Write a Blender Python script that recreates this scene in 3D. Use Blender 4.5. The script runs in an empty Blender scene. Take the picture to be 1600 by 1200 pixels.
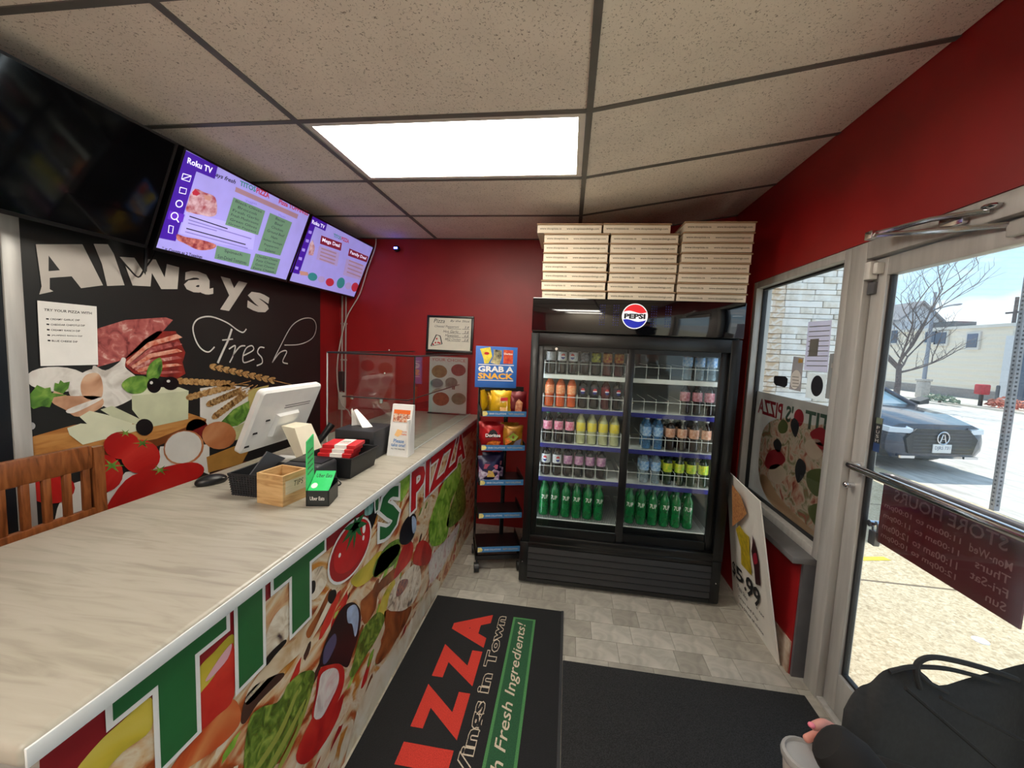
import bpy, bmesh, math, random
from mathutils import Vector, Matrix
from mathutils.geometry import tessellate_polygon
random.seed(7)
SC = bpy.context.scene
COL = SC.collection
# ------------------------------------------------------------------ camera
FPX, PITCH, ROLL, YAW = 633.286, math.radians(-5.074), math.radians(2.441), math.radians(-7.856)
CAM = Vector((0, 0, 1.6))
_f = Vector((math.sin(YAW)*math.cos(PITCH), math.cos(YAW)*math.cos(PITCH), math.sin(PITCH)))
_r = Vector((math.cos(YAW), -math.sin(YAW), 0)); _u = _r.cross(_f)
CF = _f; CR = math.cos(ROLL)*_r + math.sin(ROLL)*_u; CU = -math.sin(ROLL)*_r + math.cos(ROLL)*_u
cam = bpy.data.cameras.new('camera'); camo = bpy.data.objects.new('camera', cam); COL.objects.link(camo)
cam.sensor_width = 36; cam.lens = FPX/1600*36; cam.clip_start = .02; cam.clip_end = 300
camo.matrix_world = Matrix(((CR.x, CU.x, -CF.x, 0), (CR.y, CU.y, -CF.y, 0), (CR.z, CU.z, -CF.z, 1.6), (0, 0, 0, 1)))
SC.camera = camo
def ray(x, y): return CF + CR*((x-800)/FPX) - CU*((y-600)/FPX)      # a photo pixel as a direction
def at(x, y, t): return CAM + ray(x, y)*t
class Plane:                                                          # a flat surface of the room that a print lies on
    def __init__(s, o, n): s.o = Vector(o); s.n = Vector(n).normalized()
    def hit(s, x, y, off=0):
        d = ray(x, y); t = (s.o + s.n*off - CAM).dot(s.n)/d.dot(s.n); return CAM + d*t
# ------------------------------------------------------------------ light, sky, exposure
vs = SC.view_settings; vs.view_transform = 'Standard'; vs.look = 'None'; vs.gamma = 1; vs.use_curve_mapping = False
vs.exposure = 1.1
SC.cycles.max_bounces = 8; SC.cycles.transparent_max_bounces = 16; SC.cycles.caustics_reflective = False; SC.cycles.caustics_refractive = False
W = bpy.data.worlds.new('sky'); SC.world = W; W.use_nodes = True
nt = W.node_tree; nt.nodes.clear()
def nd(t, typ, **kw):
    n = t.nodes.new(typ)
    for k, v in kw.items(): setattr(n, k, v)
    return n
wo = nd(nt, 'ShaderNodeOutputWorld'); bg = nd(nt, 'ShaderNodeBackground'); bg.inputs[1].default_value = 1.0
tc = nd(nt, 'ShaderNodeTexCoord'); sx = nd(nt, 'ShaderNodeSeparateXYZ'); nt.links.new(tc.outputs['Generated'], sx.inputs[0])
rp = nd(nt, 'ShaderNodeValToRGB'); nt.links.new(sx.outputs[2], rp.inputs[0])
rp.color_ramp.elements[0].position = 0.0; rp.color_ramp.elements[0].color = (.40, .56, .66, 1)
rp.color_ramp.elements[1].position = .7; rp.color_ramp.elements[1].color = (.17, .36, .60, 1)
mpw = nd(nt, 'ShaderNodeMapping'); mpw.inputs['Scale'].default_value = (2.2, 2.2, 7); nt.links.new(tc.outputs['Generated'], mpw.inputs[0])
nz = nd(nt, 'ShaderNodeTexNoise'); nz.inputs['Scale'].default_value = 1.6; nz.inputs['Detail'].default_value = 6; nt.links.new(mpw.outputs[0], nz.inputs[0])
cr = nd(nt, 'ShaderNodeValToRGB'); nt.links.new(nz.outputs[0], cr.inputs[0]); cr.color_ramp.elements[0].position = .5; cr.color_ramp.elements[1].position = .66
mx = nd(nt, 'ShaderNodeMix', data_type='RGBA'); nt.links.new(cr.outputs[0], mx.inputs[0]); nt.links.new(rp.outputs[0], mx.inputs[6]); mx.inputs[7].default_value = (.8, .8, .8, 1)
nt.links.new(mx.outputs[2], bg.inputs[0]); nt.links.new(bg.outputs[0], wo.inputs[0])
sl = bpy.data.lights.new('sun', 'SUN'); sl.energy = 2.2; sl.angle = .009; sl.color = (1, .95, .86)
so = bpy.data.objects.new('sun', sl); COL.objects.link(so)
so.rotation_euler = Vector((.06, .55, .83)).to_track_quat('Z', 'Y').to_euler()
# ------------------------------------------------------------------ materials
def lin(c): return tuple(((v/255)/12.92 if v/255 <= .04045 else ((v/255+.055)/1.055)**2.4) for v in c[:3]) + (1,)
MATS = {}
def M(name, c=(200, 200, 200), rough=.5, metal=0, var=.0, scale=12, bump=0, emit=0, coat=0, c2=None, stretch=None, detail=4):
    if name in MATS: return MATS[name]
    m = bpy.data.materials.new(name); m.use_nodes = True; t = m.node_tree; b = t.nodes['Principled BSDF']
    b.inputs['Roughness'].default_value = rough; b.inputs['Metallic'].default_value = metal
    if coat: b.inputs['Coat Weight'].default_value = coat; b.inputs['Coat Roughness'].default_value = .05
    tcn = nd(t, 'ShaderNodeTexCoord'); mp = nd(t, 'ShaderNodeMapping'); t.links.new(tcn.outputs['Object'], mp.inputs[0])
    if stretch: mp.inputs['Scale'].default_value = stretch
    no = nd(t, 'ShaderNodeTexNoise'); no.inputs['Scale'].default_value = scale; no.inputs['Detail'].default_value = detail
    t.links.new(mp.outputs[0], no.inputs[0])
    col = lin(c)
    if c2 is None: c2 = tuple(max(0, v*(1-var)) for v in c)
    ra = nd(t, 'ShaderNodeValToRGB'); ra.color_ramp.elements[0].position = .35; ra.color_ramp.elements[1].position = .65
    ra.color_ramp.elements[0].color = lin(c2); ra.color_ramp.elements[1].color = col
    t.links.new(no.outputs[0], ra.inputs[0]); t.links.new(ra.outputs[0], b.inputs['Base Color'])
    if emit:
        t.links.new(ra.outputs[0], b.inputs['Emission Color']); b.inputs['Emission Strength'].default_value = emit
    if bump:
        bp = nd(t, 'ShaderNodeBump'); bp.inputs['Strength'].default_value = bump; bp.inputs['Distance'].default_value = .004
        t.links.new(no.outputs[0], bp.inputs['Height']); t.links.new(bp.outputs[0], b.inputs['Normal'])
    MATS[name] = m; return m
def GLASS(name, tint=(252, 254, 254), refl=1.0, dirt=0.0):
    if name in MATS: return MATS[name]
    m = bpy.data.materials.new(name); m.use_nodes = True; t = m.node_tree; t.nodes.clear()
    o = nd(t, 'ShaderNodeOutputMaterial'); tr = nd(t, 'ShaderNodeBsdfTransparent'); tr.inputs[0].default_value = lin(tint)
    gl = nd(t, 'ShaderNodeBsdfGlossy'); gl.inputs['Roughness'].default_value = .02; gl.inputs[0].default_value = (.95, .97, .97, 1)
    ge = nd(t, 'ShaderNodeNewGeometry'); dp = nd(t, 'ShaderNodeVectorMath', operation='DOT_PRODUCT'); t.links.new(ge.outputs['Normal'], dp.inputs[0]); t.links.new(ge.outputs['Incoming'], dp.inputs[1])
    ab = nd(t, 'ShaderNodeMath', operation='ABSOLUTE'); t.links.new(dp.outputs['Value'], ab.inputs[0])
    om = nd(t, 'ShaderNodeMath', operation='SUBTRACT'); om.inputs[0].default_value = 1; t.links.new(ab.outputs[0], om.inputs[1])
    pw_ = nd(t, 'ShaderNodeMath', operation='POWER'); t.links.new(om.outputs[0], pw_.inputs[0]); pw_.inputs[1].default_value = 5
    ma = nd(t, 'ShaderNodeMath', operation='MULTIPLY_ADD'); t.links.new(pw_.outputs[0], ma.inputs[0]); ma.inputs[1].default_value = .8*refl; ma.inputs[2].default_value = .04*refl
    mi = nd(t, 'ShaderNodeMixShader'); t.links.new(ma.outputs[0], mi.inputs[0]); t.links.new(tr.outputs[0], mi.inputs[1]); t.links.new(gl.outputs[0], mi.inputs[2])
    last = mi.outputs[0]
    if dirt:                                                          # dust and finger smears on the pane
        tcn = nd(t, 'ShaderNodeTexCoord'); no = nd(t, 'ShaderNodeTexNoise'); no.inputs['Scale'].default_value = 5; no.inputs['Detail'].default_value = 8
        t.links.new(tcn.outputs['Object'], no.inputs[0])
        ra = nd(t, 'ShaderNodeMapRange'); ra.inputs[1].default_value = .35; ra.inputs[2].default_value = .8; ra.inputs[3].default_value = dirt*.3; ra.inputs[4].default_value = dirt*1.6
        t.links.new(no.outputs[0], ra.inputs[0])
        df = nd(t, 'ShaderNodeBsdfTranslucent'); df.inputs[0].default_value = (.9, .9, .9, 1)
        m2 = nd(t, 'ShaderNodeMixShader'); t.links.new(ra.outputs[0], m2.inputs[0]); t.links.new(last, m2.inputs[1]); t.links.new(df.outputs[0], m2.inputs[2]); last = m2.outputs[0]
    t.links.new(last, o.inputs[0]); MATS[name] = m; return m
def THIN(name, c, amount=.6, var=.05, scale=8):
    """paper or vinyl that lets daylight glow through from behind"""
    if name in MATS: return MATS[name]
    m = M(name, c, .6, var=var, scale=scale); t = m.node_tree; b = t.nodes['Principled BSDF']; o = t.nodes['Material Output']
    tl = nd(t, 'ShaderNodeBsdfTranslucent'); t.links.new(b.inputs['Base Color'].links[0].from_socket, tl.inputs[0])
    mi = nd(t, 'ShaderNodeMixShader'); mi.inputs[0].default_value = amount; t.links.new(b.outputs[0], mi.inputs[1]); t.links.new(tl.outputs[0], mi.inputs[2]); t.links.new(mi.outputs[0], o.inputs[0])
    return m
def BLEND(name, cols, scale=6, stretch=(1, 1, 1), rough=.35, detail=3, voro=False, distort=1.0):
    """several colours mixed by noise: printed food textures, stone, foliage"""
    if name in MATS: return MATS[name]
    m = bpy.data.materials.new(name); m.use_nodes = True; t = m.node_tree; b = t.nodes['Principled BSDF']; b.inputs['Roughness'].default_value = rough
    tcn = nd(t, 'ShaderNodeTexCoord'); mp = nd(t, 'ShaderNodeMapping'); mp.inputs['Scale'].default_value = stretch; t.links.new(tcn.outputs['Object'], mp.inputs[0])
    if voro:
        no = nd(t, 'ShaderNodeTexVoronoi'); no.inputs['Scale'].default_value = scale; outp = no.outputs['Color']
    else:
        no = nd(t, 'ShaderNodeTexNoise'); no.inputs['Scale'].default_value = scale; no.inputs['Detail'].default_value = detail; no.inputs['Distortion'].default_value = distort; outp = no.outputs[0]
    t.links.new(mp.outputs[0], no.inputs[0])
    ra = nd(t, 'ShaderNodeValToRGB'); el = ra.color_ramp.elements; n = len(cols)
    while len(el) < n: el.new(.5)
    for i, c in enumerate(cols): el[i].position = .3 + .42*i/max(1, n-1); el[i].color = lin(c)
    t.links.new(outp, ra.inputs[0]); t.links.new(ra.outputs[0], b.inputs['Base Color'])
    MATS[name] = m; return m
# ------------------------------------------------------------------ mesh helpers
class MB:
    def __init__(s): s.bm = bmesh.new()
    def box(s, a, b, bevel=0, seg=2, rot=None, piv=None):
        a = Vector(a); b = Vector(b); c = (a+b)/2; d = b-a
        mt = Matrix.Translation(c) @ Matrix.Diagonal((abs(d.x), abs(d.y), abs(d.z), 1))
        g = bmesh.ops.create_cube(s.bm, size=1, matrix=mt); vs = g['verts']
        if bevel:
            es = list({e for v in vs for e in v.link_edges})
            r = bmesh.ops.bevel(s.bm, geom=es, offset=bevel, segments=seg, affect='EDGES', profile=.5); vs = list({v for f in r['faces'] for v in f.verts} | {v for v in vs if v.is_valid})
        if rot is not None: bmesh.ops.rotate(s.bm, verts=vs, cent=piv if piv is not None else c, matrix=rot)
        return s
    def hexa(s, p):                                                   # 8 points: bottom 4 then top 4, same turn
        v = [s.bm.verts.new(Vector(q)) for q in p]
        for f in ((3, 2, 1, 0), (4, 5, 6, 7), (0, 1, 5, 4), (1, 2, 6, 5), (2, 3, 7, 6), (3, 0, 4, 7)): s.bm.faces.new([v[i] for i in f])
        return s
    def tube(s, pts, r, n=8, closed=False):
        pts = [Vector(p) for p in pts]; rs = r if isinstance(r, (list, tuple)) else [r]*len(pts); rings = []; prev = None
        for i, p in enumerate(pts):
            d = (pts[min(i+1, len(pts)-1)] - pts[max(i-1, 0)]).normalized()
            ref = prev if prev is not None else (Vector((0, 0, 1)) if abs(d.z) < .9 else Vector((1, 0, 0)))
            a = (ref - d*ref.dot(d)).normalized(); b = d.cross(a); prev = a
            rings.append([s.bm.verts.new(p + (a*math.cos(2*math.pi*k/n) + b*math.sin(2*math.pi*k/n))*rs[i]) for k in range(n)])
        for i in range(len(rings)-1):
            for k in range(n): s.bm.faces.new((rings[i][k], rings[i][(k+1) % n], rings[i+1][(k+1) % n], rings[i+1][k]))
        s.bm.faces.new(rings[0][::-1]); s.bm.faces.new(rings[-1]); return s
    def lathe(s, prof, n=16, c=(0, 0, 0)):                            # (radius, z) about the z axis
        c = Vector(c); rings = []
        for r, z in prof: rings.append([s.bm.verts.new(c + Vector((r*math.cos(2*math.pi*k/n), r*math.sin(2*math.pi*k/n), z))) for k in range(n)])
        for i in range(len(rings)-1):
            for k in range(n): s.bm.faces.new((rings[i][k], rings[i][(k+1) % n], rings[i+1][(k+1) % n], rings[i+1][k]))
        s.bm.faces.new(rings[0][::-1]); s.bm.faces.new(rings[-1]); return s
    def cyl(s, a, b, r, n=14): return s.tube([a, b], r, n)
    def poly(s, pts):
        pts = [Vector(p) for p in pts]; v = [s.bm.verts.new(p) for p in pts]
        for t in tessellate_polygon([pts]):
            try: s.bm.faces.new([v[i] for i in t])
            except ValueError: pass
        return s
    def prism(s, pts, d):                                             # outline pushed along d
        pts = [Vector(p) for p in pts]; d = Vector(d); v = [s.bm.verts.new(p) for p in pts]; w = [s.bm.verts.new(p+d) for p in pts]; n = len(pts)
        for t in tessellate_polygon([pts]):
            try: s.bm.faces.new([v[i] for i in t]); s.bm.faces.new([w[i] for i in t][::-1])
            except ValueError: pass
        for i in range(n): s.bm.faces.new((v[i], v[(i+1) % n], w[(i+1) % n], w[i]))
        bmesh.ops.recalc_face_normals(s.bm, faces=s.bm.faces[:]); return s
    def ball(s, c, r, sub=2, sc=(1, 1, 1)):
        bmesh.ops.create_icosphere(s.bm, subdivisions=sub, radius=r, matrix=Matrix.Translation(Vector(c)) @ Matrix.Diagonal((*sc, 1))); return s
    def grid(s, rows):                                                # rows of points, a sheet
        vv = [[s.bm.verts.new(Vector(p)) for p in r] for r in rows]
        for i in range(len(vv)-1):
            for k in range(len(vv[0])-1): s.bm.faces.new((vv[i][k], vv[i][k+1], vv[i+1][k+1], vv[i+1][k]))
        return s
    def mesh(s, name, mat, smooth=True):
        me = bpy.data.meshes.new(name); s.bm.normal_update(); s.bm.to_mesh(me); s.bm.free(); me.materials.append(mat)
        if smooth and len(me.polygons):
            me.polygons.foreach_set('use_smooth', [True]*len(me.polygons)); me.set_sharp_from_angle(angle=math.radians(38))
        return me
    def build(s, name, mat, parent=None, world=False):
        if world and parent is not None: bmesh.ops.translate(s.bm, verts=s.bm.verts[:], vec=-Vector(parent.location))
        return link(name, s.mesh(name, mat), parent)
def link(name, me, parent=None):
    o = bpy.data.objects.new(name, me); COL.objects.link(o)
    if parent is not None: o.parent = parent
    return o
def tag(o, label=None, cat=None, group=None, kind=None):
    for k, v in (('label', label), ('category', cat), ('group', group), ('kind', kind)):
        if v: o[k] = v
    return o
def thing(name, label, cat, loc=(0, 0, 0), rz=0, group=None):
    o = bpy.data.objects.new(name, None); COL.objects.link(o); o.location = loc; o.rotation_euler = (0, 0, rz); o.empty_display_size = .05
    return tag(o, label, cat, group)
def struct(name, mb, mat, label=None):
    o = mb.build(name, mat); o['kind'] = 'structure'
    if label: o['label'] = label
    return o
def copy_tree(o, parent=None):
    c = o.copy(); COL.objects.link(c); c.parent = parent
    for ch in [x for x in o.children]: copy_tree(ch, c)
    return c
# ------------------------------------------------------------------ lettering (built-in font turned to mesh)
_TX = {}
def glyphs(s, bold=0.0, shear=0.0):
    k = (s, bold, shear)
    if k in _TX: return _TX[k]
    cu = bpy.data.curves.new('lettering', 'FONT'); cu.body = s; cu.offset = bold; cu.shear = shear; cu.resolution_u = 2
    ob = bpy.data.objects.new('lettering', cu); me = bpy.data.meshes.new_from_object(ob)
    V = [tuple(v.co[:2]) for v in me.vertices]; Fc = [tuple(p.vertices) for p in me.polygons]
    bpy.data.objects.remove(ob); bpy.data.curves.remove(cu); bpy.data.meshes.remove(me)
    _TX[k] = (V, Fc); return _TX[k]
def bbox(s, bold=0.0, shear=0.0):
    V, _ = glyphs(s, bold, shear); xs = [v[0] for v in V]; ys = [v[1] for v in V]; return min(xs), max(xs), min(ys), max(ys)
def text_on(mb, s, bl, br, tl, tr=None, bold=0.0, shear=0.0, ref=None, wrap=None):
    """letters fitted into the quad bl-br-tr-tl; ref = box of a thinner cut so that outlines stay around it"""
    V, Fc = glyphs(s, bold, shear); x0, x1, y0, y1 = ref or bbox(s, bold, shear)
    bl, br, tl = Vector(bl), Vector(br), Vector(tl); tr = Vector(tr) if tr is not None else br + tl - bl
    vs = []
    for x, y in V:
        u = (x-x0)/(x1-x0); v = (y-y0)/(y1-y0)
        vs.append(mb.bm.verts.new(wrap(u, v) if wrap else bl*(1-u)*(1-v) + br*u*(1-v) + tr*u*v + tl*(1-u)*v))
    for f in Fc:
        try: mb.bm.faces.new([vs[i] for i in f])
        except ValueError: pass
    return mb
def pxpoly(name, pts, pl, lay, mat, parent, cv=None, spline=False):
    """a flat printed shape whose outline was read off the photo, laid on the plane it is printed on"""
    pts = [cv(*p) if cv else p for p in pts]
    if spline:
        q = []; n = len(pts)
        for i in range(n):
            p0, p1, p2, p3 = pts[i-1], pts[i], pts[(i+1) % n], pts[(i+2) % n]
            for k in range(4):
                t = k/4; q.append(tuple(.5*(2*p1[j] + (p2[j]-p0[j])*t + (2*p0[j]-5*p1[j]+4*p2[j]-p3[j])*t*t + (3*p1[j]-p0[j]-3*p2[j]+p3[j])*t**3) for j in (0, 1)))
        pts = q
    return MB().poly([pl.hit(x, y, lay*.0005) for x, y in pts]).build(name, mat, parent, world=True)
def pxell(name, cx, cy, rx, ry, ang, pl, lay, mat, parent, cv=None, n=20):
    a = math.radians(ang); pts = []
    for k in range(n):
        t = 2*math.pi*k/n; x = rx*math.cos(t); y = ry*math.sin(t); pts.append((cx + x*math.cos(a) - y*math.sin(a), cy + x*math.sin(a) + y*math.cos(a)))
    return pxpoly(name, pts, pl, lay, mat, parent, cv)
def pxtext(name, s, quad, pl, lay, mat, parent, cv=None, bold=0.0, shear=0.0):
    q = [pl.hit(*(cv(*p) if cv else p), lay*.0005) for p in quad]      # BL BR TR TL
    mb = MB(); text_on(mb, s, q[0], q[1], q[3], q[2], bold, shear); return mb.build(name, mat, parent, world=True)
def ribbon(mb, P, w, n):
    """flat stroke of width w through the 3-D points P lying on a plane with normal n"""
    P = [Vector(p) for p in P]; n = Vector(n); L = []; ws = w if isinstance(w, (list, tuple)) else [w]*len(P)
    for i, p in enumerate(P):
        d = (P[min(i+1, len(P)-1)] - P[max(i-1, 0)]).normalized(); s = d.cross(n)
        L.append((p - s*ws[i]/2, p + s*ws[i]/2))
    return mb.grid([[a for a, b in L], [b for a, b in L]])
def smooth(pts, k=5):
    out = []
    for i in range(len(pts)-1):
        p0, p1, p2, p3 = pts[max(i-1, 0)], pts[i], pts[i+1], pts[min(i+2, len(pts)-1)]
        for j in range(k):
            t = j/k; out.append(tuple(.5*(2*p1[a] + (p2[a]-p0[a])*t + (2*p0[a]-5*p1[a]+4*p2[a]-p3[a])*t*t + (3*p1[a]-p0[a]-3*p2[a]+p3[a])*t**3) for a in range(len(p1))))
    out.append(tuple(pts[-1])); return out
# ------------------------------------------------------------------ shared materials
red = M('red_paint', (158, 22, 26), .42, var=.1, scale=3)
white_p = M('white_plastic', (232, 230, 224), .35, var=.03)
black_p = M('black_plastic', (16, 16, 18), .4, var=.2)
black_m = M('black_metal', (11, 11, 13), .35, var=.2)
alu = M('brushed_aluminium', (198, 196, 192), .42, metal=.3, var=.08, scale=30, stretch=(1, 1, .1))
grey_pt = M('dark_grey_paint', (92, 92, 95), .5, var=.08)
chrome = M('chrome', (205, 205, 208), .15, metal=1)
ink = M('black_ink', (22, 20, 22), .6)
ink_grey = M('grey_ink', (120, 118, 112), .6)
pr_white = M('white_print', (236, 233, 228), .4, var=.02)
pr_red = M('red_print', (196, 28, 34), .35, var=.08)
pr_green = M('green_print', (40, 104, 56), .35, var=.06)
paper = M('white_paper', (236, 234, 230), .7, var=.02)
glass = GLASS('clear_glass', refl=.8)
# ------------------------------------------------------------------ floor
FX0, FX1, FY0, FY1 = -2.1, 1.34, -2.2, 3.485
floor = struct('floor', MB().box((FX0-.1, FY0, -.12), (FX1, FY1+.1, -.004)), M('tile_grout', (120, 114, 104), .8, var=.15, scale=40))
tcs = [(166, 160, 149), (175, 169, 158), (157, 151, 140), (182, 176, 165)]
tms = [BLEND('vinyl_tile_%d' % i, [tuple(int(v*.86) for v in c), c, tuple(min(255, int(v*1.07)) for v in c)], 9, rough=.35, detail=6) for i, c in enumerate(tcs)]
tile_me = {}
def tile_mesh(w, d, k):
    key = (round(w, 3), round(d, 3), k)
    if key not in tile_me: tile_me[key] = MB().box((.0012, .0012, -.004), (w-.0012, d-.0012, 0)).mesh('floor_tile', tms[k], False)
    return tile_me[key]
y = .98; rr = random.Random(3); row = 0
while y < 3.4:
    x = -.78 + (0 if row % 2 else -.06)
    while x < 1.24:
        w = rr.choice((.15, .15, .225, .3)); w = min(w, 1.33-x)
        o = link('floor_tile', tile_mesh(w, .15, rr.randrange(4)), floor); o.location = (x, y, 0); x += w
    y += .15; row += 1
MB().box((-2.1, FY0, -.004), (-.8, FY1, 0)).box((-.8, FY0, -.004), (1.33, .978, 0)).build('vinyl_sheet', tms[0], floor)
# ------------------------------------------------------------------ walls
wl = struct('wall_left', MB().box((-2.2, FY0, -.004), (-2.1, FY1+.1, 2.8)), red)
wb = struct('wall_back', MB().box((-2.1, FY1, -.004), (1.36, FY1+.1, 2.8)), red)
struct('wall_front', MB().box((-2.2, FY0-.1, -.12), (1.36, FY0, 2.8)), M('cream_wall', (222, 212, 196), .6, var=.04))
ZH = 2.12
wr = MB().box((1.24, FY0, ZH), (1.36, FY1, 2.8)).box((1.24, 3.07, .6), (1.36, FY1, ZH)).box((1.24, FY0, -.004), (1.36, -2.1, ZH))
wr = struct('wall_right', wr, red)
lw = MB().box((1.2, 2.125, 0), (1.34, FY1, .6)).build('low_wall', red, wr)
MB().box((1.203, 2.108, 0), (1.34, 2.125, .6)).build('end_panel', grey_pt, wr)
MB().box((1.145, 2.095, .6), (1.27, 3.4, .632), .004).build('window_ledge', M('grey_ledge', (104, 103, 104), .45, var=.1), wr)
MB().box((1.192, 2.13, 0), (1.2, 2.32, .17), .001).build('skirting', M('worn_cream', (188, 176, 160), .7, c2=(150, 120, 100), scale=14), wr)
struct('trim_1', MB().box((-2.1, 1.245, .0), (-2.083, 1.3, 2.5), .003), alu, 'brushed metal strip along the edge of the mural')
struct('trim_2', MB().box((-2.1, .3, 0), (-2.09, 1.245, 2.5)), M('dark_panel', (26, 30, 36), .3, var=.1), 'dark panel beside the mural')
# ------------------------------------------------------------------ ceiling: lay-in tiles on tees; right-hand bay rises to the wall
XA, XB, Y1 = .026, -1.194, 1.655
def zc(x): return 2.513 if x <= XA else 2.513 + (x-XA)*(2.703-2.513)/(1.24-XA)
ceil = struct('ceiling', MB().hexa([(-2.2, FY0, 2.6), (1.36, FY0, 2.84), (1.36, FY1+.1, 2.84), (-2.2, FY1+.1, 2.6), (-2.2, FY0, 2.9), (1.36, FY0, 2.9), (1.36, FY1+.1, 2.9), (-2.2, FY1+.1, 2.9)]), M('plenum', (60, 60, 60), .9))  # slab above the tiles, added out of view to block stray sun
tm = M('ceiling_tile', (250, 243, 232), .9, var=.03, scale=6, bump=.1)
t = tm.node_tree                                                       # pinholes and fissures
b = t.nodes['Principled BSDF']; old = b.inputs['Base Color'].links[0].from_socket
vo = nd(t, 'ShaderNodeTexNoise'); vo.inputs['Scale'].default_value = 130; vo.inputs['Detail'].default_value = 2; vo.inputs['Distortion'].default_value = 1.2
tc2 = nd(t, 'ShaderNodeTexCoord'); t.links.new(tc2.outputs['Object'], vo.inputs[0])
ra = nd(t, 'ShaderNodeValToRGB'); ra.color_ramp.elements[0].position = .34; ra.color_ramp.elements[1].position = .385
ra.color_ramp.elements[0].color = (.42, .4, .38, 1); ra.color_ramp.elements[1].color = (1, 1, 1, 1); t.links.new(vo.outputs[0], ra.inputs[0])
mu = nd(t, 'ShaderNodeMix', data_type='RGBA', blend_type='MULTIPLY'); mu.inputs[0].default_value = 1
t.links.new(old, mu.inputs[6]); t.links.new(ra.outputs[0], mu.inputs[7]); t.links.new(mu.outputs[2], b.inputs['Base Color'])
teem = M('ceiling_tee', (104, 105, 102), .5, var=.06)
rows = [Y1 + .61*k for k in range(-7, 4)]
lights_at = {(1, 7), (1, 3), (1, 1)}
def slab(mb, x0, x1, y0, y1, z0, z1):
    a, c = zc(x0+1e-6), zc(x1)
    return mb.hexa([(x0, y0, a+z0), (x1, y0, c+z0), (x1, y1, c+z0), (x0, y1, a+z0), (x0, y0, a+z1), (x1, y0, c+z1), (x1, y1, c+z1), (x0, y1, a+z1)])
cols = [(-2.1, XB), (XB, XA), (XA, 1.24)]
cols0 = cols
for ci, (x0, x1) in enumerate(cols):
    for k in range(len(rows)-1):
        y0 = max(rows[k], FY0); y1 = rows[k+1]
        if y1 <= FY0: continue
        if (ci, k) in lights_at: continue
        slab(MB(), x0+.004, x1-.004, y0+.004, y1-.004, .003, .018).build('ceiling_tile', tm, ceil)
for x in (XB, XA): MB().box((x-.0125, FY0, 2.511), (x+.0125, FY1, 2.52)).build('main_tee', teem, ceil)
for ci, (x0, x1) in enumerate(cols):
    for yk in rows[:-1]:
        if yk > FY0: slab(MB(), x0+.0125, x1, yk-.0125, yk+.0125, -.001, .006).build('cross_tee', teem, ceil)
slab(MB(), XA, 1.24, FY1-.02, FY1, -.002, .006).box((-2.1, FY1-.02, 2.511), (XA, FY1, 2.519)).build('wall_angle', teem, ceil)
dif = M('lit_diffuser', (255, 251, 243), .5, emit=8.4, c2=(255, 247, 228), scale=1.4)
for (ci, k), lb in (((1, 7), 'lit rectangular ceiling panel light set above the counter front'), ((1, 3), 'added unseen ceiling panel light beyond the near end of the counter'), ((1, 1), 'unseen ceiling panel light by the cream wall, added for bounce light')):  # the two rear panels are out of view, added to brighten the room
    x0, x1 = cols[ci]; y0, y1 = rows[k], rows[k+1]
    th = thing('ceiling_light', lb, 'light', ((x0+x1)/2, (y0+y1)/2, 2.515), group='ceiling panel lights')
    w, d = (x1-x0)/2-.014, (y1-y0)/2-.014; fr = .028
    MB().box((-w, -d, 0), (w, -d+fr, .02)).box((-w, d-fr, 0), (w, d, .02)).box((-w, -d+fr, 0), (-w+fr, d-fr, .02)).box((w-fr, -d+fr, 0), (w, d-fr, .02)).build('frame', white_p, th)
    MB().box((-w+fr, -d+fr, .006), (w-fr, d-fr, .016)).build('diffuser', dif, th)
# ------------------------------------------------------------------ shop window, door
def frame_rect(mb, y0, y1, z0, z1, w, x0, x1):
    return mb.box((x0, y0, z0), (x1, y0+w, z1), .003).box((x0, y1-w, z0), (x1, y1, z1), .003).box((x0, y0+w, z0), (x1, y1-w, z0+w), .003).box((x0, y0+w, z1-w), (x1, y1-w, z1), .003)
pane = GLASS('window_pane', refl=.7, dirt=.012)
w1 = thing('window_1', 'shop window with aluminium frame above the grey ledge', None, (1.3, 2.6, .64)); w1['kind'] = 'structure'
frame_rect(MB(), 2.085, 3.07, .632, ZH, .045, 1.245, 1.345).build('window_frame', alu, w1, True)
frame_rect(MB(), 2.13, 3.025, .677, ZH-.045, .012, 1.285, 1.315).build('glazing_bead', M('rubber_seal', (30, 30, 32), .6), w1, True)
MB().box((1.297, 2.135, .682), (1.303, 3.02, ZH-.05)).build('window_pane', pane, w1, True)
w2 = thing('window_2', 'shop window on the far side of the door', None, (1.3, 0, .1)); w2['kind'] = 'structure'
frame_rect(MB(), -2.1, .93, 0, ZH, .06, 1.245, 1.345).box((1.245, -.62, .06), (1.345, -.55, ZH-.06)).build('window_frame', alu, w2, True)  # rear part lengthened out of view to let in more daylight
MB().box((1.297, -.55, .06), (1.303, .87, ZH-.06)).build('window_pane', pane, w2, True); MB().box((1.297, -2.04, .06), (1.303, -.62, ZH-.06)).build('window_pane', pane, w2, True)
d1 = thing('door_1', 'glass shop door in a grey aluminium frame with push bar', None, (1.3, 1.5, 0)); d1['kind'] = 'structure'
MB().box((1.245, 1.985, 0), (1.345, 2.085, ZH), .004).box((1.245, .93, 0), (1.345, 1.01, ZH), .004).box((1.245, 1.01, 2.045), (1.345, 1.985, ZH), .004).build('door_frame', alu, d1, True)
MB().box((1.25, 1.0, -.003), (1.36, 1.99, .014), .003).build('threshold', alu, d1, True)
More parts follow.
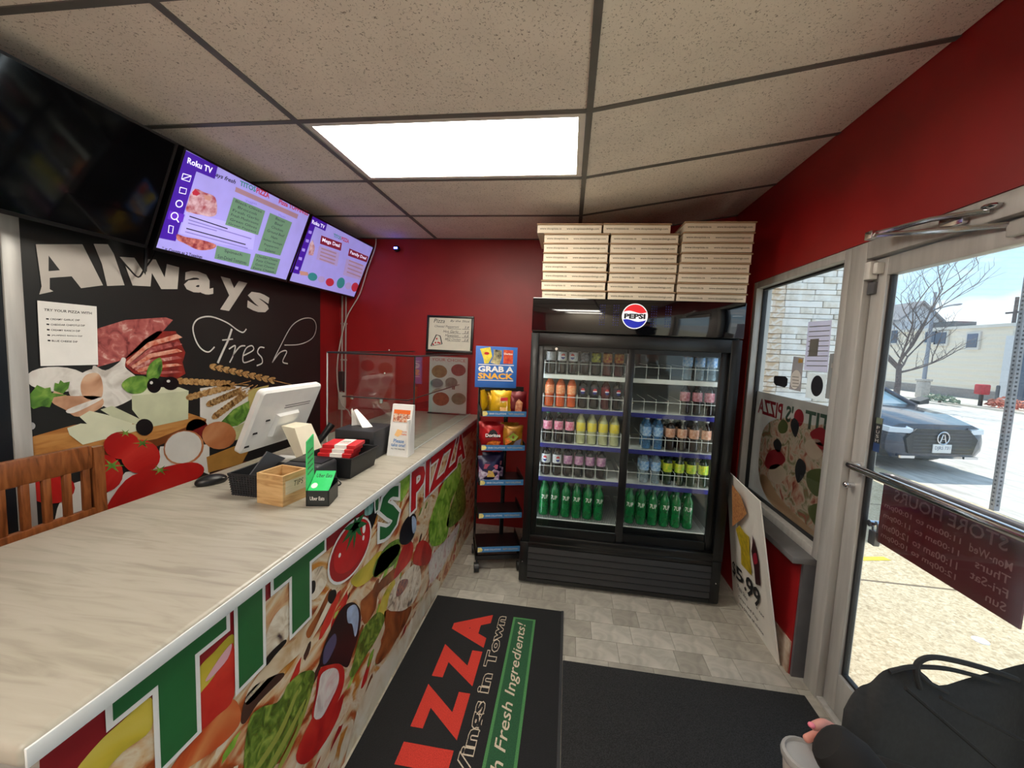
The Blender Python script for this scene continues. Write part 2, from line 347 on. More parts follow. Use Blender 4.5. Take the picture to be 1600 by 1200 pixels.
leaf = MB().box((1.275, 1.9, .016), (1.32, 1.98, 2.04), .003).box((1.275, 1.015, .016), (1.32, 1.09, 2.04), .003).box((1.275, 1.09, .016), (1.32, 1.9, .2), .003).box((1.275, 1.09, 1.965), (1.32, 1.9, 2.04), .003).build('door_leaf', alu, d1, True)
MB().box((1.288, 1.888, .2), (1.308, 1.9, 1.965)).box((1.288, 1.09, .2), (1.308, 1.888, .212)).build('glazing_bead', MATS['rubber_seal'], d1, True)
MB().box((1.296, 1.09, .2), (1.302, 1.9, 1.965)).build('door_pane', GLASS('door_pane', refl=.8, dirt=.035), d1, True)
MB().tube([(1.275, 1.925, 1.155), (1.235, 1.92, 1.155), (1.23, 1.88, 1.155), (1.23, 1.1, 1.155), (1.235, 1.06, 1.155), (1.275, 1.055, 1.155)], .0155, 12).build('push_bar', chrome, d1, True)
MB().tube([(1.32, 1.87, 1.13), (1.355, 1.86, 1.13), (1.36, 1.83, 1.13), (1.36, 1.12, 1.13), (1.32, 1.08, 1.13)], .015, 10).build('pull_bar', M('dark_bar', (70, 60, 62), .4, metal=.4), d1, True)
MB().cyl((1.275, 1.945, 1.06), (1.25, 1.945, 1.06), .012).ball((1.246, 1.945, 1.06), .014, 2).build('bolt_knob', chrome, d1, True)
MB().box((1.225, 1.53, 2.06), (1.245, 1.62, 2.1), .004).build('closer_foot', chrome, d1, True)
MB().tube([(1.235, 1.45, 2.075), (1.19, 1.6, 2.095), (1.17, 1.84, 2.112)], .009, 8).tube([(1.165, 1.845, 2.105), (1.2, 1.62, 2.06), (1.262, 1.4, 2.02)], .009, 8).box((1.15, 1.82, 2.09), (1.18, 1.86, 2.122), .003).ball((1.235, 1.45, 2.085), .025, 2, (1, 1, .4)).build('closer_arm', chrome, d1, True)
MB().box((1.25, 1.25, 1.985), (1.275, 1.42, 2.03), .006).build('closer_body', alu, d1, True)
MB().box((1.238, 1.945, 1.955), (1.272, 1.98, 2.03), .004).box((1.245, 1.915, 1.975), (1.275, 1.94, 2.02), .004).build('door_contact', white_p, d1, True)
MB().box((1.262, 1.945, 1.895), (1.276, 1.985, 1.945), .002).build('hinge_plate', grey_pt, d1, True)
# ------------------------------------------------------------------ outside
G = -.12
walk = struct('sidewalk', MB().box((1.36, -15, G-.1), (5.2, 60, G)), BLEND('aggregate', [(168, 148, 116), (205, 186, 152), (228, 212, 182)], 38, rough=.9, detail=8), 'tan exposed-aggregate sidewalk outside the door')
for yj in (-.4, 1.9, 3.44, 5.4): MB().box((1.4, yj, G), (5.1, yj+.018, G+.002)).build('joint', M('joint_dark', (120, 104, 84), .9), walk)
MB().hexa([(2.3, 3.72, G), (2.9, 3.86, G), (2.88, 3.92, G), (2.28, 3.78, G), (2.3, 3.72, G+.003), (2.9, 3.86, G+.003), (2.88, 3.92, G+.003), (2.28, 3.78, G+.003)]).build('yellow_line', M('yellow_line', (232, 208, 60), .8, var=.15, scale=30), walk)
struct('street', MB().box((5.2, -25, G-.2), (17.6, 90, G-.02)), BLEND('asphalt', [(182, 174, 164), (206, 198, 188), (220, 214, 206)], 7, stretch=(1, .25, 1), rough=.9, detail=8), 'pale sunlit street')
struct('far_kerb', MB().box((17.6, -25, G-.2), (46, 90, G+.06)), BLEND('far_walk', [(200, 192, 178), (222, 214, 200)], 3, rough=.9), 'pavement on the far side of the street')
sw = struct('wall_outside', MB().box((1.36, 7.06, G), (4.6, 7.4, 4.2)), M('stone_mortar', (196, 188, 176), .9, var=.1), 'pale ledgestone wall seen through the shop window')
stm = [BLEND('ledgestone_%d' % i, [tuple(int(v*.9) for v in c), c, (246, 243, 236)], 7, rough=.9, detail=7) for i, c in enumerate([(236, 230, 220), (244, 240, 233), (228, 219, 204), (214, 186, 152)])]
st_me = {}
z = G; rr = random.Random(5); ci = 0
while z < 4.1:
    h = rr.choice((.075, .1, .125)); x = 2.9 + rr.uniform(-.1, .0)
    while x < 4.58:
        w = min(rr.choice((.22, .3, .42, .55)), 4.6-x) if x > 3.3 else 3.31-x+rr.uniform(0, .02); p = rr.choice((.0, .012, .026)); tn_ = 3 if x < 3.3 else ci % 3; key = (round(w, 2), h, p, tn_)
        if w > .06:
            if key not in st_me: st_me[key] = MB().box((.004, -.03-p, .004), (w-.004, .03, h-.004), .004, 1).mesh('stone', stm[tn_], False)
            o = link('stone', st_me[key], sw); o.location = (x, 7.06, z)
        x += w; ci += 1
    z += h
MB().box((1.36, 6.99, G), (2.75, 7.06, 4.2)).build('stone_pier', M('tan_stone', (222, 200, 172), .9, var=.12, scale=5), sw)
# building across the street
def px_at_x(px, py, X): d = ray(px, py); return CAM + d*(X/d.x)
bx = 21.5
tl = px_at_x(1330, 497, bx); tr = px_at_x(1584, 513, bx)
bd = thing('building', 'cream clapboard building with small windows across the street', 'building', (bx+3, (tl.y+tr.y)/2, G+.06))
side = M('cream_siding', (226, 214, 196), .8, var=.03)
t = side.node_tree; wv = nd(t, 'ShaderNodeTexWave', bands_direction='Z'); wv.inputs['Scale'].default_value = 1.1
tcx = nd(t, 'ShaderNodeTexCoord'); t.links.new(tcx.outputs['Object'], wv.inputs[0]); bpn = nd(t, 'ShaderNodeBump'); bpn.inputs['Strength'].default_value = .5; bpn.inputs['Distance'].default_value = .05
t.links.new(wv.outputs[0], bpn.inputs['Height']); t.links.new(bpn.outputs[0], t.nodes['Principled BSDF'].inputs['Normal'])
ztop = tr.z + .1
MB().box((bx, tr.y, G+.06), (bx+6, tl.y+8, ztop)).build('wall', side, bd, True)
MB().box((bx-.12, tr.y-.1, ztop), (bx+6.1, tl.y+8.1, ztop+.16)).build('parapet', M('pale_trim', (206, 200, 192), .8), bd, True)
MB().box((bx-.06, tr.y-.05, G+.06), (bx, tl.y+8, G+.55)).build('plinth', M('grey_plinth', (150, 142, 138), .9, var=.1), bd, True)
wg = M('far_window_glass', (72, 84, 104), .12)
for (a, bq) in (((1450, 519), (1463, 535)), ((1466, 520), (1480, 537)), ((1516, 522), (1529, 543)), ((1393, 517), (1404, 536))):
    p = px_at_x(*a, bx); q = px_at_x(*bq, bx); y0, y1 = min(p.y, q.y), max(p.y, q.y); z0, z1 = min(p.z, q.z), max(p.z, q.z)
    f = MB().box((bx-.1, y0-.1, z0-.12), (bx-.005, y1+.1, z1+.1)).build('window', M('pale_trim'), bd, True)
    MB().box((bx-.13, y0, z0), (bx-.1, y1, z1)).build('pane', wg, f).location = (-bd.location.x, -bd.location.y, -bd.location.z)
MB().box((bx+2.2, tl.y-6, ztop+.1), (bx+3.4, tl.y-4.4, ztop+.75)).build('roof_unit', grey_pt, bd, True)
g2 = px_at_x(1584, 530, bx-.4)
b2 = thing('low_building', 'low pale grey building with a dark doorway beyond the clapboard building', 'building', (bx+2, g2.y-4, G+.06))
MB().box((bx-.4, g2.y-9, G+.06), (bx+7, tr.y-.15, px_at_x(1590, 525, bx).z)).build('wall', M('pale_grey_wall', (206, 206, 208), .8, var=.04), b2, True)
MB().box((bx-.46, g2.y-3.2, G+.06), (bx-.4, g2.y-.4, 2.9)).build('doorway', wg, b2, True)
hy = 39.0
def px_at_y(px, py, Y): d = ray(px, py); return CAM + d*(Y/d.y)
pk_, ev = px_at_y(1440, 474, hy), px_at_y(1467, 500, hy); e = ev.x-pk_.x
hs = thing('gabled_house', 'grey gabled house rising behind the clapboard building', 'house', (pk_.x, hy+4, 0))
MB().prism([(pk_.x+e, hy, 0), (ev.x, hy, ev.z), (pk_.x, hy, pk_.z), (pk_.x-e, hy, ev.z), (pk_.x-e, hy, 0)], (0, 8, 0)).build('wall', M('grey_gable', (190, 192, 200), .8, var=.04), hs, True)
for s in (-1, 1):
    xo = pk_.x + s*(e+.3); zo = ev.z - .3*(pk_.z-ev.z)/e
    MB().hexa([(pk_.x, hy-.3, pk_.z), (pk_.x, hy+8.3, pk_.z), (xo, hy+8.3, zo), (xo, hy-.3, zo), (pk_.x, hy-.3, pk_.z+.2), (pk_.x, hy+8.3, pk_.z+.2), (xo, hy+8.3, zo+.2), (xo, hy-.3, zo+.2)]).build('roof', M('grey_shingle', (140, 138, 142), .9, var=.15), hs, True)
# street lamp, utility pole, tree, kerb furniture
def gp(px, py, z=G+.06): d = ray(px, py); return CAM + d*((z-CAM.z)/d.z)
lb_ = gp(1440, 621); lamp = thing('street_lamp', 'grey street lamp on a square concrete base across the street', 'street lamp', lb_)
MB().box((-.2, -.2, 0), (.2, .2, .85), .04).box((-.24, -.24, .85), (.24, .24, .97), .03).build('base', M('pale_concrete', (188, 180, 172), .9, var=.1), lamp)
lt = CAM + ray(1457, 459)*((lb_.x-CAM.x)/ray(1457, 459).x)
MB().tube([(0, 0, .95), (0, 0, lt.z-G)], [.09, .06], 10).build('pole', M('grey_steel', (142, 146, 156), .5, metal=.3), lamp)
MB().tube([(0, 0, lt.z-G-.9), (.2, -.5, lt.z-G-.75), (.25, -.8, lt.z-G-.72)], .04, 8).ball((.27, -.95, lt.z-G-.72), .17, 2, (.6, 1.5, .35)).build('lamp_arm', MATS['grey_steel'], lamp)
ub = gp(1580, 622); ut = px_at_x(1590, 464, 30); up = thing('utility_pole', 'brown utility pole rising beyond the low building', 'pole', (30, ut.y, G))
MB().tube([(0, 0, 0), (0, 0, ut.z-G)], [.13, .1], 10).build('post', M('weathered_wood', (108, 98, 98), .9, var=.2), up)
MB().box((-.05, -.6, ut.z-G-1.1), (.05, .6, ut.z-G-.98)).build('crossarm', MATS['weathered_wood'], up)
tb = gp(1398, 630); tree = thing('bare_tree', 'bare leafless tree across the street in front of the clapboard building', 'tree', tb)
bark = M('grey_bark', (112, 100, 98), .9, var=.25, scale=20); rt = random.Random(11)
trunk = MB(); trunk.tube([(0, 0, 0), (.03, 0, .9), (0, .04, 1.7)], [.13, .1, .09], 9); trunk.build('trunk', bark, tree)
def branch(mb, p, d, l, r, n):
    pts = [p]; 
    for i in range(4):
        d = (d + Vector((rt.uniform(-.18, .18), rt.uniform(-.18, .18), rt.uniform(-.03, .14)))).normalized(); pts.append(pts[-1] + d*l/4)
    mb.tube(pts, [r*(1-.17*i) for i in range(5)], 5)
    if n:
        for k in range(4):
            q = pts[1+k]; a = rt.uniform(0, 6.28); s = Vector((math.cos(a), math.sin(a), rt.uniform(.1, .7)))
            branch(mb, q, (d*.75 + s*.8).normalized(), l*rt.uniform(.45, .65), r*.5, n-1)
for k in range(8):
    mb = MB(); a = k*.79 + rt.uniform(-.2, .2); branch(mb, Vector((0, .03, 1.3 + .07*k)), Vector((math.cos(a), math.sin(a), .25 + .2*k)).normalized(), 2.0+.16*k, .05, 3); mb.build('bough', bark, tree)
rb = gp(1531, 634); box = thing('mail_box', 'small red box on a dark post at the far kerb', 'box', rb)
MB().box((-.18, -.18, .5), (.18, .18, .95), .05).build('cabinet', M('faded_red', (200, 60, 66), .6, var=.15), box); MB().box((-.05, -.05, 0), (.05, .05, .52)).build('post', black_m, box)
bo = gp(1556, 630); bl = thing('bollard', 'dark bollard standing at the far kerb beside the red box', 'bollard', bo); MB().lathe([(.07, 0), (.07, .8), (.05, .86)], 10).build('post', grey_pt, bl)
def shrub(px, py, r, mat, label, sc):
    o = thing('shrub', label, 'shrub', gp(px, py)); q = random.Random(px); m = MB()
    for k in range(170):
        v = Vector((q.gauss(0, 1), q.gauss(0, 1), abs(q.gauss(0, .8)))).normalized()*r*q.uniform(.6, 1.05); v = Vector((v.x*sc[0], v.y*sc[1], v.z*sc[2]+.08)); s = r*.2
        a = Vector((q.uniform(-1, 1), q.uniform(-1, 1), q.uniform(-1, 1))).normalized(); c = a.orthogonal().normalized()
        m.bm.faces.new([m.bm.verts.new(v + a*s), m.bm.verts.new(v + c*s*.6), m.bm.verts.new(v - a*s), m.bm.verts.new(v - c*s*.6)])
    m.build('foliage', mat, o); MB().tube([(0, 0, 0), (0, 0, r*.6*sc[2])], .06, 6).build('stem', bark, o)
shrub(1574, 639, .55, M('orange_leaf', (214, 138, 112), .8, c2=(190, 104, 84), scale=3), 'low orange shrub at the far kerb beside the doorway', (.8, 1.5, .7))
shrub(1468, 629, .5, M('grey_green_leaf', (128, 142, 118), .8, c2=(88, 106, 84), scale=3), 'low grey-green shrub beside the lamp base', (.8, 1.8, .6))
pb = gp(1553, 797, G); sp = thing('sign_post', 'perforated square steel sign post on the sidewalk edge', 'post', pb)
m = MB(); m.box((-.03, -.03, 0), (.03, .03, 3.2)); m.build('post', M('galvanised', (150, 150, 154), .5, metal=.5, var=.1), sp)
m = MB()
for k in range(60): m.box((-.0312, -.011, .06+k*.05), (-.03, .011, .082+k*.05)); m.box((-.011, -.0312, .06+k*.05), (.011, -.03, .082+k*.05))
m.build('punched_holes', M('hole_dark', (60, 60, 64), .8), sp)['kind'] = 'stuff'
tag(MB().lathe([(.042, 0), (.04, .003)], 20, gp(1532, 1001, G)).build('ground_sticker', pr_white), 'round white sticker on the sidewalk outside the door', 'sticker')
# ------------------------------------------------------------------ parked car
cp = M('navy_car_paint', (24, 34, 58), .25, metal=.3, var=.05, coat=.8); cg = M('car_glass', (120, 150, 165), .06, coat=.5); blk = M('car_trim', (14, 15, 18), .4); 
car = thing('parked_car', 'dark navy car with black grille parked at the kerb outside', 'car', (5.95, 7.3, G-.02), math.atan2(-.97, .2))
# local: +x = nose direction, y = left; sections along the length
secs = [(0.0, .30, .62, .70), (-.08, .24, .80, .84), (-.5, .22, .92, .90), (-1.2, .22, 1.0, .92), (-2.6, .22, 1.0, .93), (-3.9, .24, 1.02, .92), (-4.5, .3, .98, .86), (-4.65, .4, .8, .76)]
m = MB(); rings = []
for x, z0, z1, w in secs:
    rings.append([m.bm.verts.new((x, yy, zz)) for yy, zz in ((-w*.85, z0), (-w, z0+.14), (-w*1.01, (z0+z1)/2), (-w*.95, z1-.07), (-w*.75, z1), (w*.75, z1), (w*.95, z1-.07), (w*1.01, (z0+z1)/2), (w, z0+.14), (w*.85, z0))])
for i in range(len(rings)-1):
    for k in range(10): m.bm.faces.new((rings[i][k], rings[i][(k+1) % 10], rings[i+1][(k+1) % 10], rings[i+1][k]))
m.bm.faces.new(rings[0]); m.bm.faces.new(rings[-1][::-1]); bmesh.ops.recalc_face_normals(m.bm, faces=m.bm.faces[:])
m.build('body', cp, car)
m = MB(); rings = []
for x, w, z in ((-1.15, .74, .97), (-2.05, .60, 1.42), (-3.1, .60, 1.46), (-4.3, .72, 1.0)): rings.append([m.bm.verts.new((x, s*w, z)) for s in (-1, 1)])
lo = [[m.bm.verts.new((x, s*.82, .97)) for s in (-1, 1)] for x in (-1.15, -4.3)]
for i in range(3): m.bm.faces.new((rings[i][0], rings[i][1], rings[i+1][1], rings[i+1][0]))
for s in (0, 1): m.bm.faces.new((rings[0][s], rings[1][s], rings[2][s], rings[3][s], lo[1][s], lo[0][s]))
m.build('cabin_glass', cg, car)
m = MB()
for s in (-1, 1): m.tube([(-1.1, s*.78, .98), (-2.03, s*.62, 1.43), (-3.1, s*.62, 1.475), (-4.3, s*.74, 1.01)], .035, 6)
m.tube([(-2.05, -.62, 1.44), (-2.05, .62, 1.44)], .03, 6).box((-3.1, -.6, 1.455), (-2.05, .6, 1.485)).build('roof', cp, car)
m = MB().prism([(.012, -.55, .34), (.012, .55, .34), (.012, .62, .58), (.012, .45, .74), (.012, -.45, .74), (.012, -.62, .58)], (.02, 0, 0)).build('grille', blk, car)
m2 = MB()
for k in range(6): m2.box((.032, -.5, .38+k*.055), (.04, .5, .388+k*.055))
m2.build('grille_bar', grey_pt, m)
mb = MB(); mb.tube([(.045, .1*math.cos(a*math.pi/10), .6+.1*math.sin(a*math.pi/10)) for a in range(21)], .012, 6); mb.tube([(.045, -.05, .53), (.045, -.012, .66)], .012, 6); mb.tube([(.045, .05, .53), (.045, .012, .66)], .012, 6); mb.tube([(.045, -.03, .585), (.045, .03, .585)], .009, 6).build('badge', chrome, car)
pm = MB().box((.035, -.16, .36), (.05, .16, .5), .005).build('number_plate', pr_white, car)
text_on(MB(), 'DJRS 731', (.052, -.13, .4), (.052, .13, .4), (.052, -.13, .47)).build('plate_number', M('plate_blue', (60, 70, 110), .6), pm)
hl = M('headlight', (205, 215, 225), .1, coat=1)
for s in (-1, 1):
    MB().hexa([(.02, s*.5, .66), (-.06, s*.83, .66), (-.5, s*.925, .72), (-.1, s*.55, .7), (.02, s*.5, .73), (-.06, s*.82, .74), (-.5, s*.9, .8), (-.1, s*.55, .78)]).build('headlight', hl, car)
    MB().box((.0, s*.55-.12, .26), (.03, s*.55+.12, .3)).build('fog_trim', chrome, car)
    MB().hexa([(-1.35, s*.9, 1.0), (-1.15, s*.9, 1.0), (-1.18, s*1.12, 1.02), (-1.33, s*1.12, 1.02), (-1.35, s*.9, 1.08), (-1.15, s*.9, 1.06), (-1.18, s*1.12, 1.13), (-1.33, s*1.12, 1.15)]).build('side_mirror', blk, car)
    for xw in (-.95, -3.75):
        w = MB().tube([(xw, s*.72, .34), (xw, s*.94, .34)], .34, 20).build('wheel', blk, car)
        MB().tube([(xw, s*.935, .34), (xw, s*.955, .34)], .2, 12).build('hub', M('alloy', (150, 152, 156), .3, metal=.8), w)
# ------------------------------------------------------------------ things on the door and window
hs = thing('hours_sign', 'maroon store hours sign hung on the outside of the glass door', 'sign', (1.33, 1.58, .86))
HP = Plane((1.325, 0, 0), (-1, 0, 0))
mar = THIN('maroon_vinyl', (112, 38, 46), .5); pk = THIN('pale_letters', (186, 136, 138), .5)
MB().box((1.325, 1.3, .855), (1.331, 1.85, 1.12)).build('panel', mar, hs, True)
def outtext(s, y0, y1, z0, z1, par, mat, x=1.3245, bold=.0):
    return text_on(MB(), s, (x, y0, z0), (x, y1, z0), (x, y0, z1), bold=bold).build('lettering', mat, par, True)
outtext('STORE HOURS', 1.36, 1.79, 1.055, 1.1, hs, pk, bold=.01)
for i, (a, bq) in enumerate((('Mon-Wed', '11:00am to 10:00pm'), ('Thurs', '11:00am to 11:00pm'), ('Fri-Sat', '11:00am to 12:00am'), ('Sun', '12:00pm to 10:00pm'))):
    zz = 1.005 - i*.042; w = {0: .13, 1: .105, 2: .115, 3: .06}[i]
    outtext(a, 1.34, 1.34+w, zz, zz+.027, hs, pk, bold=.01); outtext(bq, 1.5, 1.83, zz, zz+.027, hs, pk, bold=.01)
ps = thing('push_sticker', 'narrow dark push sticker on the door glass', 'sticker', (1.293, 1.88, 1.23))
MB().box((1.293, 1.852, 1.232), (1.2955, 1.886, 1.375)).build('label', M('dark_label', (44, 48, 52), .4), ps, True)
MB().box((1.2925, 1.852, 1.35), (1.2932, 1.886, 1.375)).build('green_band', M('sage', (120, 132, 112), .5), ps, True)
MB().box((1.2925, 1.852, 1.232), (1.2932, 1.886, 1.268)).build('blue_band', M('label_blue', (44, 70, 120), .5), ps, True)
for i, ch in enumerate('PUSH'): text_on(MB(), ch, (1.2922, 1.878, 1.327-i*.018), (1.2922, 1.861, 1.327-i*.018), (1.2922, 1.878, 1.34-i*.018)).build('lettering', pr_white, ps, True)
pd = thing('padlock', 'grey steel padlock hanging at the outside of the door', 'padlock', (1.325, 1.865, .83))
MB().box((-.012, -.02, 0), (.012, .02, .062), .005).build('body', M('lock_steel', (110, 112, 118), .35, metal=.8), pd)
MB().tube(smooth([(0, -.013, .06), (0, -.013, .085), (0, 0, .1), (0, .013, .085), (0, .013, .06)]), .004, 8).build('shackle', MATS['lock_steel'], pd)
tag(MB().cyl((1.306, 1.875, .92), (1.345, 1.875, .92), .014).build('outer_lock_cylinder', chrome), 'small steel lock cylinder through the door above the padlock', 'lock')
# window poster (printed for the street, seen from behind) and the papers taped above it
WPL = Plane((1.308, 0, 0), (-1, 0, 0))
def c8w(x, y): return (1170 + x*180/470, 400 + y*460/1200)
wp = thing('window_poster', 'large pizza window poster seen from behind below the papers', 'poster', (1.308, 2.58, .69))
wpb = THIN('poster_back', (184, 176, 168), .7)
MB().box((1.3065, 2.14, .69), (1.3095, 3.015, 1.375)).build('sheet', wpb, wp, True)
WF = Plane((1.3063, 0, 0), (-1, 0, 0))
def wpx(n, pts, lay, mat): return pxpoly(n, pts, WF, lay, mat, wp, c8w, True)
pz = BLEND('poster_pizza', [(150, 60, 52), (196, 150, 128), (206, 190, 172), (134, 134, 96), (176, 96, 84)], 14, rough=.5, detail=5)
wpx('printed_pizza', [(70, 690), (150, 660), (260, 690), (345, 700), (345, 900), (325, 1070), (300, 1165), (190, 1090), (80, 990), (42, 900), (45, 780)], 1, pz)
wpx('printed_crust', [(45, 900), (75, 900), (130, 990), (230, 1090), (290, 1150), (170, 1085), (75, 990)], 2, THIN('poster_crust', (206, 172, 140), .7))
for pts, mt in (([(188, 870), (205, 825), (232, 850), (228, 890), (200, 925)], ink), ([(170, 690), (185, 660), (205, 690), (190, 740)], ink), ([(100, 760), (118, 745), (134, 770), (125, 800), (108, 790)], ink), ([(250, 720), (300, 700), (335, 760), (330, 860), (300, 800), (270, 760)], THIN('poster_red', (172, 52, 62), .7)), ([(80, 800), (120, 790), (150, 830), (120, 860), (90, 870), (65, 850)], M('poster_red')), ([(120, 690), (140, 665), (160, 690), (150, 720), (125, 720)], THIN('poster_leaf', (112, 124, 78), .7)), ([(240, 880), (300, 870), (320, 930), (280, 980), (240, 940)], M('poster_leaf')), ([(240, 1030), (300, 1010), (312, 1080), (280, 1110)], M('poster_leaf')), ([(230, 760), (280, 745), (308, 790), (280, 830), (240, 810)], THIN('poster_cheese', (222, 206, 188), .7)), ([(85, 860), (125, 850), (155, 890), (120, 930), (85, 905)], M('poster_cheese'))):
    wpx('printed_topping', pts, 3, mt)
outy = lambda s, y0, y1, z0, z1, mat: text_on(MB(), s, (1.3058, y0, z0), (1.3058, y1, z0), (1.3058, y0, z1), bold=.03).build('lettering', mat, wp, True)
outy('TIT', 2.19, 2.42, 1.23, 1.33, THIN('poster_green', (84, 108, 92), .7)); outy("'S", 2.54, 2.62, 1.23, 1.33, MATS['poster_green']); outy('PIZZA', 2.66, 2.98, 1.23, 1.33, MATS['poster_red'])
MB().poly([(1.3058, 2.48+.05*math.cos(a*.3142), 1.275+.05*math.sin(a*.3142)) for a in range(20)]).build('printed_tomato', MATS['poster_red'], wp, True)
t = pz.node_tree; b = t.nodes['Principled BSDF']; tl_ = nd(t, 'ShaderNodeBsdfTranslucent'); t.links.new(b.inputs['Base Color'].links[0].from_socket, tl_.inputs[0]); mi_ = nd(t, 'ShaderNodeMixShader'); mi_.inputs[0].default_value = .7
t.links.new(b.outputs[0], mi_.inputs[1]); t.links.new(tl_.outputs[0], mi_.inputs[2]); t.links.new(mi_.outputs[0], t.nodes['Material Output'].inputs[0])
def wpaper(name, label, quad, mat, cat='paper'):
    o = thing(name, label, cat, WPL.hit(*quad[3])); pxpoly('sheet', quad, Plane((1.2955, 0, 0), (-1, 0, 0)), 0, mat, o); return o
W0 = Plane((1.2955, 0, 0), (-1, 0, 0))
lil = THIN('lilac_paper', (206, 196, 210), .6, .03)
o = wpaper('notice_paper', 'tall lilac printed notice taped to the window above the poster', [(1263, 503), (1300, 500), (1293, 582), (1256, 578)], lil)
for k in range(9): pxpoly('printed_line', [(1264.5-k*.55, 510+k*7.6), (1297-k*.62, 508+k*7.9), (1297-k*.62, 509.4+k*7.9), (1264.5-k*.55, 511.4+k*7.6)], W0, 1, ink_grey, o)
pxpoly('printed_block', [(1266, 530), (1280, 529), (1277, 556), (1263, 556)], W0, 1, ink_grey, o)
o = wpaper('flyer', 'small grey flyer with a white oval on the window beside the notice', [(1240, 557), (1256, 559), (1251, 612), (1233, 608)], THIN('flyer_grey', (160, 146, 140), .6, .1))
pxell('printed_oval', 1243, 593, 8, 15, 8, W0, 1, pr_white, o); pxpoly('printed_badge', [(1248, 560), (1254.5, 561), (1254, 567), (1247, 567)], W0, 1, M('ochre_print', (196, 160, 90), .6), o)
for k in range(4): pxpoly('printed_line', [(1238, 588+k*5), (1248, 589+k*5), (1248, 590+k*5), (1238, 589+k*5)], W0, 2, ink_grey, o)
o = wpaper('dark_window_card', 'grey translucent card stuck in the window corner by the door post', [(1297, 553), (1323, 550), (1314, 628), (1289, 622)], THIN('grey_card', (138, 130, 122), .6))
pxpoly('printed_line', [(1299, 568), (1317, 566), (1316, 574), (1298, 575)], W0, 1, M('card_pale', (150, 142, 134), .6), o)
o = thing('oval_sticker', 'dark oval sticker on a white square in the window', 'sticker', WPL.hit(1277, 615)); pxpoly('backing', [(1262, 584), (1292, 585), (1288, 626), (1258, 621)], W0, 0, THIN('clear_backing', (230, 226, 218), .7), o); pxell('oval', 1276.5, 603, 9.5, 16.5, 5, W0, 1, M('dark_sticker', (40, 40, 46), .4), o)
o = thing('dark_sticker', 'dark eight-sided sticker on the window beside the flyer', 'sticker', WPL.hit(1220, 606)); pxpoly('label', [(1211, 587), (1227, 588), (1231, 592), (1230, 602), (1226, 605.5), (1212, 602), (1209, 598), (1209, 590)], W0, 0, MATS['dark_sticker'], o)
# foam board price sign leaning on the fridge corner
S0, S1, S2, S3 = Vector((1.176, 2.176, 0)), Vector((1.184, 2.80, 0)), Vector((1.068, 2.80, .86)), Vector((1.004, 2.176, .872))
sg = thing('price_board', 'white foam price board with pizza slice leaning against the fridge corner', 'sign', (S0+S1)/2)
nrm = (S1-S0).cross(S3-S0).normalized(); nrm = nrm if nrm.x < 0 else -nrm
MB().hexa([S0, S1, S1-nrm*.006, S0-nrm*.006, S3, S2, S2-nrm*.006, S3-nrm*.006]).build('board', M('foam_board', (226, 222, 214), .5, var=.02), sg, True)
SPL = Plane(S0+nrm*.0004, nrm)
c12 = lambda x, y: (1120 + x*140/494, 720 + y*340/1200)
def spx(n, pts, lay, mat, sp=True): return pxpoly(n, pts, SPL, lay, mat, sg, c12, sp)
spx('printed_pizza_slice', [(84, 130), (130, 190), (165, 290), (140, 320), (86, 362)], 1, BLEND('slice', [(120, 60, 30), (176, 112, 66), (200, 150, 96), (140, 50, 36)], 60, rough=.5), False)
spx('printed_chip_bag', [(104, 375), (125, 355), (150, 395), (178, 420), (180, 520), (193, 635), (135, 570), (132, 480)], 1, M('bag_yellow', (206, 180, 44), .4, var=.25, scale=30), False)
spx('printed_bottle', [(195, 408), (205, 440), (222, 500), (232, 560), (240, 690), (214, 680), (205, 590), (190, 500), (197, 450)], 1, M('bottle_print', (58, 22, 26), .4, var=.2), False)
spx('printed_bottle_label', [(200, 520), (216, 510), (224, 560), (206, 570)], 2, M('label_red', (150, 30, 50), .4))
def stext(s, q, bold=.02): pxtext('lettering', s, q, SPL, 1, ink, sg, c12, bold)
stext('$', [(87, 628), (105, 645), (101, 565), (85, 545)]); stext('5', [(108, 650), (150, 690), (140, 610), (103, 570)]); stext('.', [(152, 715), (165, 722), (163, 700), (151, 690)]); stext('9', [(162, 735), (204, 775), (196, 655), (158, 630)]); stext('9', [(203, 795), (243, 820), (235, 710), (198, 680)])
for i, (s, q) in enumerate((('+ tax', [(215, 815), (262, 872), (262, 858), (215, 800)]), ('Pizza Slice', [(115, 700), (168, 775), (168, 755), (115, 675)]), ('Chips and Pop', [(120, 755), (228, 890), (228, 870), (120, 735)]), ('any 591ml of choice', [(125, 795), (258, 970), (258, 950), (125, 775)]))): stext(s, q, .01)
# ------------------------------------------------------------------ drinks fridge
FL, FR_, FY, FZ = -.25, 1.033, 2.635, 1.93
fg = thing('drinks_fridge', 'tall black two-door drinks fridge with a lit round logo on its header', 'fridge', (.39, FY+.36, 0))
fb = M('fridge_black', (8, 9, 11), .32, var=.15, scale=4, coat=.08)
fin = M('fridge_lining', (150, 156, 158), .5, var=.04)
FB = FY+.74
def fp(name, mb, mat, par=None): return mb.build(name, mat, par or fg, True) if par is None else mb.build(name, mat, par)
m = MB().box((FL, FY+.05, .03), (FL+.045, FB, 1.7), .004).box((FR_-.045, FY+.05, .03), (FR_, FB, 1.7), .004).box((FL+.045, FB-.04, .03), (FR_-.045, FB, 1.7)).box((FL, FY+.05, 1.7), (FR_, FB, FZ), .004).box((FL+.045, FY+.05, .03), (FR_-.045, FB-.04, .35))
fp('cabinet', m, fb)
